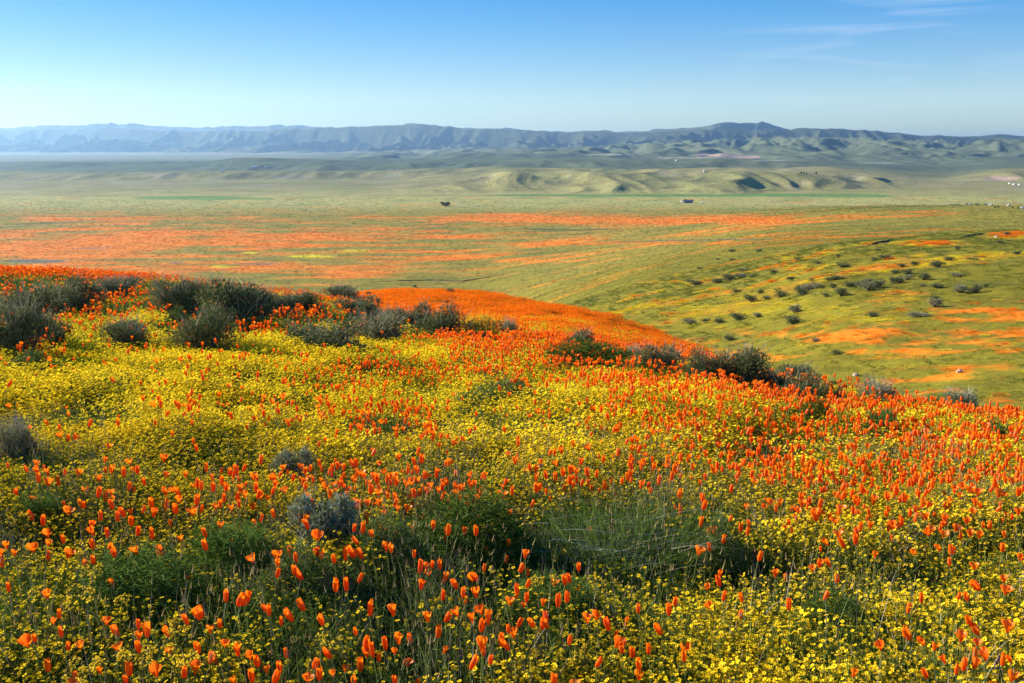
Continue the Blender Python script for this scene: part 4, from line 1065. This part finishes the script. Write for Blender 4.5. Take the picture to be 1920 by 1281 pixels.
def tussock(px, pyb, wp, hp):
    x, y, z, dep = on_ground(px, pyb, .02, 1.6, 40); W = wp * dep / F; H = hp * dep / F
    o = empty('grass_tussock', (x, y + W * .3, float(ground_z(x, y + W * .3)) - .01))
    tag(o, 'big tussock of green grass and grey dry stems in the foreground', 'grass tussock')
    random.seed(5); b = MB(); d = MB()
    for _ in range(2300):
        ax, ay = rdisk(.5); px_, py_ = ax * W, ay * W * .7; f = 1 - .45 * (math.hypot(ax, ay) / .5) ** 2
        b.blade((px_, py_, 0), (ax * .9 + random.gauss(.05, .22), ay * .9 + random.gauss(0, .22), 1), H * f * random.uniform(.55, 1.1), random.uniform(.0025, .005), random.uniform(.05, .55), random.randrange(3), 3)
    for _ in range(230):
        ax, ay = rdisk(.5); pz = random.uniform(.02, H * .55); a = random.gauss(0, .35) + (math.pi if random.random() < .4 else 0)
        d.blade((ax * W, ay * W * .7 - .05, pz), (math.cos(a), math.sin(a) * .5 - .15, random.uniform(-.1, .55)), random.uniform(.14, .34), .0028, random.uniform(.1, .6), 0, 3)
    link('blades', b.mesh('blades', [M['grass'], M['leaf'], M['brightleaf']]), o); link('dry_stems', d.mesh('dry_stems', [M['mauve']]), o)
tussock(1195, 1092, 370, 195)

def fiddle_meshes(seed):
    random.seed(seed); out = []
    for k in range(3):
        st = MB(); fl = MB(); dx, dy = random.gauss(0, .12), random.gauss(0, .12); pts = []
        for i in range(9):
            t = i / 8; pts.append((dx * t, dy * t, .86 * t))
        ca = random.random() * 6.28
        for i in range(1, 8):
            a = i * .55; pts.append((dx + .05 * (1 - math.cos(a)) * math.cos(ca), dy + .05 * (1 - math.cos(a)) * math.sin(ca), .86 + .055 * math.sin(a)))
        st.tube(pts, .010, .006, 5, 0)
        for p in pts[8:]:
            for j in range(3):
                q = Vector(p) + Vector((random.gauss(0, .02), random.gauss(0, .02), random.gauss(.01, .015)))
                fl.flower(q, (random.gauss(0, 1), random.gauss(-.3, 1), .8), .017, 5, 0, None, .5)
        for i in range(7):
            t = .1 + .11 * i; st.blade((dx * t, dy * t, .86 * t), (random.gauss(0, 1), random.gauss(0, 1), .5), .16 * (1.2 - t), .022, .3, 0, 2)
        out.append((st.mesh('stem', [M['goldstem']]), fl.mesh('flower_head', [M['fiddle']])))
    return out
FM = [fiddle_meshes(1), fiddle_meshes(2), fiddle_meshes(3)]
random.seed(17)
items = []
for px, pyt, hp in [(927, 975, 60), (1039, 1030, 80), (1033, 1085, 50), (165, 1240, 60), (187, 1234, 60), (213, 1218, 55), (250, 1220, 60), (207, 1110, 70), (32, 960, 55), (180, 1096, 60), (160, 1063, 60), (338, 1166, 50), (353, 1218, 55), (22, 610, 34), (58, 562, 30), (388, 636, 30), (1872, 958, 40), (1855, 955, 40), (625, 1185, 60), (905, 985, 45), (1100, 1215, 50)]:
    hh = random.uniform(.22, .30); x, y, z, dep = on_ground(px, pyt, hh * .93, 1.6, 40)
    sc = min(max(hh, hp * dep / F), .42)
    o = empty('fiddleneck', (x, y, z - .01)); o.scale = (sc, sc, sc); o.rotation_euler = (0, 0, random.uniform(0, 6.28))
    for a_, b_ in random.choice(FM): link('stem', a_, o); link('flower_head', b_, o)
    tag(o, None, 'wildflower', 'curling yellow fiddlenecks')
    zone = 'by the left crest bushes' if py_to_e(pyt) > -.2 and px < 600 else ('beside the grass tussock' if 880 < px < 1060 and pyt < 1100 else ('in the lower left' if px < 420 else ('among poppies at the right edge' if px > 1800 else 'at bottom centre')))
    items.append((zone, px, o))
ordinals(items, lambda z_: f'curling yellow fiddleneck stalk {z_}', lambda z_: f'curling yellow fiddleneck stalks {z_}')

def lupine_meshes():
    random.seed(77); st = MB(); fl = MB(); st.tube([(0, 0, 0), (.01, 0, .5), (0, 0, 1)], .014, .008, 5)
    for i in range(46):
        t = .55 + .45 * i / 46; a = i * 2.4; fl.flower((.05 * (1.3 - t) * 2 * math.cos(a), .05 * (1.3 - t) * 2 * math.sin(a), t), (math.cos(a), math.sin(a), .4), .045 * (1.4 - t), 4, 0, None, .5)
    for i in range(10):
        a = i * .63; st.blade((0, 0, .15 + .02 * i), (math.cos(a), math.sin(a), .4), .25, .04, .3, 0, 2)
    return st.mesh('stem', [M['grass']]), fl.mesh('blossom_spike', [M['lupine']])
LM = lupine_meshes()
for px, pyt, lab in [(756, 794, 'purple lupine in the dark mound under the poppy row'), (683, 800, 'purple lupine left in the dark mound under the poppy row'), (30, 788, 'purple lupine at the left edge of the yellow carpet'), (1874, 1242, 'purple lupine beside the pale stones in the corner'), (1014, 868, 'purple lupine in the yellow carpet right of centre'), (16, 825, 'purple lupine low at the left edge bush')]:
    x, y, z, dep = on_ground(px, pyt, .14, 1.6, 40)
    o = empty('lupine', (x, y, z)); o.scale = (.17, .17, .17); link('stem', LM[0], o); link('blossom_spike', LM[1], o); tag(o, lab, 'wildflower', 'purple lupines')

def rock_mesh(seed, m_):
    rd = random.Random(seed); b = MB(); vs = []; nr, nc = 7, 10
    for i in range(nr):
        th = math.pi * i / (nr - 1)
        for k in range(nc):
            a = 6.283 * k / nc; q = .5 * (1 + .35 * float(perlin(math.cos(a) * 1.3 + seed + th, math.sin(a) * 1.3 + th * .8, seed)))
            vs.append((q * math.sin(th) * math.cos(a), q * math.sin(th) * math.sin(a) * .8, q * math.cos(th) * .62 + .15))
    b.add(vs, [(i*nc+k, (i+1)*nc+k, (i+1)*nc+(k+1) % nc, i*nc+(k+1) % nc) for i in range(nr-1) for k in range(nc)], 0)
    return b.mesh('rock', [m_])
M_rock2 = plain_mat('tan_stone', (.34, .28, .19), .9, .3, 3)
M_rock = plain_mat('pale_stone', (.56, .45, .36), .9, .3, 9)
for i, (px, pyb, wp, lab) in enumerate([(1912, 1272, 44, 'largest pale pinkish stone in the lower right corner'), (1892, 1250, 22, 'small pale stone left of the largest corner stone'), (1913, 1243, 20, 'small white stone behind the largest corner stone'),
        (1868, 446, 8, 'white stone near the top of the green hillside'), (1799, 699, 13, 'pale rounded stone low on the green hillside'), (1604, 705, 12, 'pale flat stone at the foot of the green hillside')]):
    x, y, z, dep = on_ground(px, pyb, .0 if i > 2 else .10, 1.6, 900); W = wp * dep / F
    o = link('rock', rock_mesh(100 + i, M_rock if i < 3 else M_rock2)); o.scale = (W, W, W); o.location = (x, y, z + (.05 if i < 3 else 0)); o.rotation_euler = (0, 0, i * 1.7)
    tag(o, lab, 'stone', 'pale stones')

# ------------------------------------------------------------------ eroded earth banks and tracks in the valley
M_earth = plain_mat('dark_earth', (.055, .045, .022), .95, .4, .8)
M_track = plain_mat('pale_track', (.34, .29, .20), .95, .2, .3)
def bank(name, pts, hgt, wid, m):
    P = []
    for i in range(len(pts) - 1):
        n = max(4, int(abs(pts[i+1][0] - pts[i][0]) / 5))
        for k in range(n):
            t = k / n; P.append((pts[i][0] * (1-t) + pts[i+1][0] * t, pts[i][1] * (1-t) + pts[i+1][1] * t))
    P.append(pts[-1]); G = [on_ground(px, py, 0, 90, 9000) for px, py in P]
    b = MB(); vs = []
    for i, g in enumerate(G):
        e = math.sin(math.pi * (i + .6) / (len(G) + .2)) ** .5; hh = hgt * e * random.uniform(.75, 1.15); ww = wid
        for dy, dz in ((-ww, -.3), (-ww * .25, hh), (ww * .6, hh * .8), (ww * 1.6, -.3)):
            yy = g[1] + dy; vs.append((g[0], yy, float(ground_z(g[0], yy)) + dz))
    b.add(vs, [(i*4+k, i*4+4+k, i*4+5+k, i*4+1+k) for i in range(len(G)-1) for k in range(3)], 0)
    tag(link(name, b.mesh(name, [m], True)), kind='structure')
bank('earth_bank', [(700, 529), (800, 526), (868, 528), (905, 522), (945, 516)], .75, .6, M_earth)
bank('earth_bank', [(1626, 461), (1652, 456), (1677, 450)], .5, .35, M_earth)
bank('earth_bank', [(1800, 447), (1845, 438)], .35, .3, M_earth)
bank('earth_bank', [(1120, 456), (1250, 452), (1450, 450)], .8, 1.2, M_earth)
bank('earth_bank', [(960, 430), (1080, 432), (1170, 430)], 1.0, 2.0, M_earth)
bank('track', [(-60, 427), (60, 422), (160, 415), (260, 404), (320, 397)], .35, 1.6, M_track)
bank('track', [(850, 385), (872, 387), (905, 390)], .35, 2.4, M_track)
bank('track', [(1380, 384), (1520, 385), (1660, 385), (1800, 384), (1960, 384)], .5, 2.0, M_track)

# ------------------------------------------------------------------ far trees, houses and cars
def tree_parts(seed, n=420, tall=1.0):
    random.seed(seed); t = MB(); c = MB()
    t.tube([(0, 0, -.05), (.02, 0, .2), (0, .01, .62)], .045, .02, 6)
    for k in range(6):
        a = k * 1.05; t.tube([(0, 0, .2 + .05 * k), (.22 * math.cos(a), .22 * math.sin(a), .42 + .06 * k)], .02, .008, 4)
    L_ = [(random.gauss(0, .17), random.gauss(0, .17), random.uniform(.35, .8), random.uniform(.16, .26)) for _ in range(9)]
    for _ in range(n):
        cx, cy, cz, r_ = random.choice(L_); d = Vector((random.gauss(0, 1), random.gauss(0, 1), random.gauss(0, 1))).normalized(); p = Vector((cx, cy, cz)) + d * r_ * random.uniform(.5, 1)
        for j in range(3): c.blade(p, d + Vector((random.gauss(0, .7), random.gauss(0, .7), random.gauss(0, .7))), .10, .05, .1, 0, 1)
    return t.mesh('trunk', [M['wood']]), c.mesh('crown', [M['tree']])
TP = [tree_parts(1), tree_parts(2), tree_parts(4)]
random.seed(3)
def far_ground(px, py):
    """like on_ground, over the far hills"""
    e = float(py_to_e(py)); ds = np.exp(np.linspace(math.log(2170), math.log(11500), 3000)); zz = e * ds; xs = (px - 960) / F * (ds * CP - zz * SP)
    b = zz <= far_hill_z(xs, ds); i = int(np.argmax(b)) if b.any() else len(ds) - 1
    return float(xs[i]), float(ds[i]), float(far_hill_z(xs[i:i+1], ds[i:i+1])[0]), float(ds[i] * CP - zz[i] * SP)
def anyg(px, py):
    g = on_ground(px, py, 0, 300, 2150); return g if float(py_to_e(py)) * 2120 < -99 + 4 else far_ground(px, py)
for px, pyb, hp, wp, lab, grp in [(830, 386, 8, 10, 'dark tree on the left of the lone pair on the plain', 'lone trees on the plain'), (841, 387, 9, 9, 'dark tree on the right of the lone pair on the plain', 'lone trees on the plain'), (836, 387.5, 5, 12, 'low dark tree between the lone pair on the plain', 'lone trees on the plain'),
        (1285, 380, 7, 7, 'dark tree behind the ranch house on the plain', 'ranch trees'), (1296, 380, 6, 7, 'dark tree at the right end of the ranch house', 'ranch trees'),
        (1497, 329, 5, 3.2, 'leftmost dark tree of the row on the far hill', 'row of far trees'), (1502.5, 328.5, 7, 3.2, 'second tree from left of the row on the far hill', 'row of far trees'), (1507, 328, 6, 3.2, 'middle tree of the row on the far hill', 'row of far trees'), (1512.5, 328.5, 5, 3.2, 'fourth tree from left of the row on the far hill', 'row of far trees'), (1530, 328.5, 7, 3.6, 'lone rightmost tree of the row on the far hill', 'row of far trees'),
        (1865, 390.5, 4, 5, 'dark roadside bush left of the parked cars', 'roadside bushes'), (1872, 390.5, 5, 4, 'dark roadside bush beside the white car', 'roadside bushes'), (1898, 391, 4, 4, 'dark roadside bush right of the white car', 'roadside bushes'), (1910, 392, 4, 4, 'dark roadside bush at the far right edge', 'roadside bushes')]:
    x, y, z, dep = anyg(px, pyb); t_, c_ = random.choice(TP)
    o = empty('tree', (x, y, z - .2)); o.scale = (wp * dep / F * 1.3, wp * dep / F * 1.3, hp * dep / F); o.rotation_euler = (0, 0, random.uniform(0, 6))
    link('trunk', t_, o); link('crown', c_, o); tag(o, lab, 'tree', grp)

MW = plain_mat('white_wall', (.60, .58, .53), .7, .05); MD = plain_mat('dark_wall', (.16, .12, .10), .8, .2); MRf = plain_mat('dark_roof', (.09, .09, .11), .7, .2); MRw = plain_mat('pale_roof', (.50, .50, .50), .5, .1)
MG = plain_mat('window_glass', (.03, .04, .05), .15, .0); MDoor = plain_mat('door_paint', (.30, .20, .14), .6, .1)
def house(name, px, pyb, wpx, deep, wallh, roofh, mw, mrf, label, cat, grp=None, rz=0.0, details=True):
    x, y, z, dep = anyg(px, pyb); W = wpx * dep / F
    o = empty(name, (x, y, z - .3)); o.rotation_euler = (0, 0, rz)
    tag(o, label, cat, grp)
    b = MB(); b.box(-W/2, W/2, -deep/2, deep/2, 0, wallh)
    b.add([(-W/2, -deep/2, wallh + .005), (-W/2, deep/2, wallh + .005), (-W/2, 0, wallh + roofh - .1), (W/2, -deep/2, wallh + .005), (W/2, deep/2, wallh + .005), (W/2, 0, wallh + roofh - .1)], [(0, 2, 1), (3, 4, 5)], 0)
    link('wall', b.mesh('wall', [mw]), o)
    r_ = MB(); e = .5; t = .18
    for s_ in (-1, 1):
        vs = [(-W/2 - e, s_ * (deep/2 + e), wallh - .15), (W/2 + e, s_ * (deep/2 + e), wallh - .15), (W/2 + e, 0, wallh + roofh), (-W/2 - e, 0, wallh + roofh)]
        vs += [(a_, b_, c_ + t) for a_, b_, c_ in vs]
        r_.add(vs, [(0, 1, 2, 3), (4, 7, 6, 5), (0, 4, 5, 1), (1, 5, 6, 2), (3, 7, 4, 0)], 0)
    link('roof', r_.mesh('roof', [mrf]), o)
    if details:
        d_ = MB(); d_.box(-.5, .5, -.06, .06, 0, 2.1); dd = link('door', d_.mesh('door', [MDoor]), o); dd.location = (W * .05, -deep/2 - .04, .3)
        for k in (-.36, -.2, .24, .4):
            q = MB(); q.box(-.7, .7, -.05, .05, 0, 1.2); wd = link('window', q.mesh('window', [MW]), o); wd.location = (W * k, -deep/2 - .03, 1.1)
            g_ = MB(); g_.box(-.6, .6, -.03, .03, .1, 1.1); pn = link('pane', g_.mesh('pane', [MG]), wd); pn.location = (0, -.045, 0)
    return o
house('ranch_house', 1289, 380.5, 17, 9, 3.2, 2.6, MD, MRf, 'dark roofed ranch house alone in the middle of the plain', 'house', None, .15)
house('shed', 1278.5, 379.3, 3.2, 4, 2.8, .8, MW, MRw, 'small white shed left of the ranch house', 'shed', None, .1, False)
house('shed', 1318, 380.3, 5.5, 4, 1.6, .4, MW, MRw, 'low white trailer shed right of the ranch house', 'shed', None, .0, False)
for px, pyb, wp, lab in [(374, 305.5, 4, 'farthest left white farmhouse on the hazy plain'), (402, 310, 3, 'small white farmhouse second from left on the hazy plain'), (408.5, 310, 4, 'white farmhouse with bright wall in the hazy farm cluster'), (417, 322, 5, 'white farmhouse nearest below the hazy farm cluster'),
        (436, 304, 4, 'white farmhouse behind the hazy farm cluster'), (478, 314.5, 12, 'long pale barn right of the hazy farm cluster'), (500, 314.5, 6, 'pale farmhouse right of the long pale barn'), (892, 304, 3, 'white house under the far mountains left of the foothills'), (1268, 302, 2.5, 'white house below the pink cut in the foothills'), (1320, 323, 3, 'white house at the foot of the foothills')]:
    house('farmhouse', px, pyb, wp, 10, 4.5, 2.5, MW, MRw, lab, 'house', 'white farmhouses on the far plain', random.uniform(-.4, .4), False)
for px, pyb, wp, lab in [(1893, 345, 2.5, 'left white farm shed under the bare scarp'), (1902, 346.5, 5, 'longest white farm shed under the bare scarp'), (1911, 347, 2.5, 'right white farm shed under the bare scarp')]:
    house('farm_shed', px, pyb, wp, 8, 2.6, 1.2, MW, MRw, lab, 'shed', 'white farm sheds under the scarp', .1, False)

def car_mesh(col):
    m_ = plain_mat('car_paint', col, .35, .03); b = MB()
    prof = [(-2.1, .45), (-2.1, .95), (-1.3, 1.05), (-.8, 1.5), (.7, 1.5), (1.2, 1.05), (2.1, .9), (2.15, .45)]
    n = len(prof)
    vs = [(x_, -.85, z_) for x_, z_ in prof] + [(x_, .85, z_) for x_, z_ in prof]
    b.add(vs, [tuple(range(n)), tuple(range(2*n - 1, n - 1, -1))] + [(i, i + n, (i+1) % n + n, (i+1) % n) for i in range(n)], 0)
    for sx in (-1.3, 1.3):
        for sy in (-.86, .86):
            vs = [(sx, sy * 1.02, .34)] + [(sx + .34 * math.cos(k * .785), sy * 1.02, .34 + .34 * math.sin(k * .785)) for k in range(8)]
            b.add(vs, [(0, k + 1, (k + 1) % 8 + 1) for k in range(8)], 1)
    for sy in (-.87, .87):
        b.add([(-1.15, sy, 1.08), (-.75, sy, 1.42), (.65, sy, 1.42), (1.05, sy, 1.08)], [(0, 1, 2, 3)], 1)
    return b.mesh('parked_car', [m_, MG])
CM = {'white': car_mesh((.6, .6, .6)), 'dark': car_mesh((.04, .04, .05)), 'silver': car_mesh((.45, .47, .5)), 'blue': car_mesh((.08, .13, .3))}
items = []
for px, pyb, c_ in [(1730, 384.6, 'dark'), (1776, 384.6, 'silver'), (1783, 384.6, 'dark'), (1790, 384.6, 'dark'), (1797, 384.6, 'dark'), (1811, 384.6, 'dark'), (1816, 384.6, 'silver'), (1828, 384.7, 'dark'), (1845, 384.8, 'dark'), (1852, 385, 'silver'), (1856, 385.6, 'white'), (1888, 386.6, 'white'), (1913, 391.2, 'silver'), (1918, 391.6, 'blue'), (1919, 390.2, 'white')]:
    x, y, z, dep = anyg(px, pyb); o = link('parked_car', CM[c_]); o.location = (x, y - 4, float(ground_z(x, y - 4)) + .1); s_ = 1.35; o.scale = (1, 1, 1); o.rotation_euler = (0, 0, random.choice((0, math.pi)) + random.uniform(-.1, .1))
    tag(o, None, 'car', 'cars parked along the far road'); items.append((c_, px, o))
ordinals(items, lambda k: f'only {k} car parked along the far road', lambda k: f'{k} cars parked along the far road')
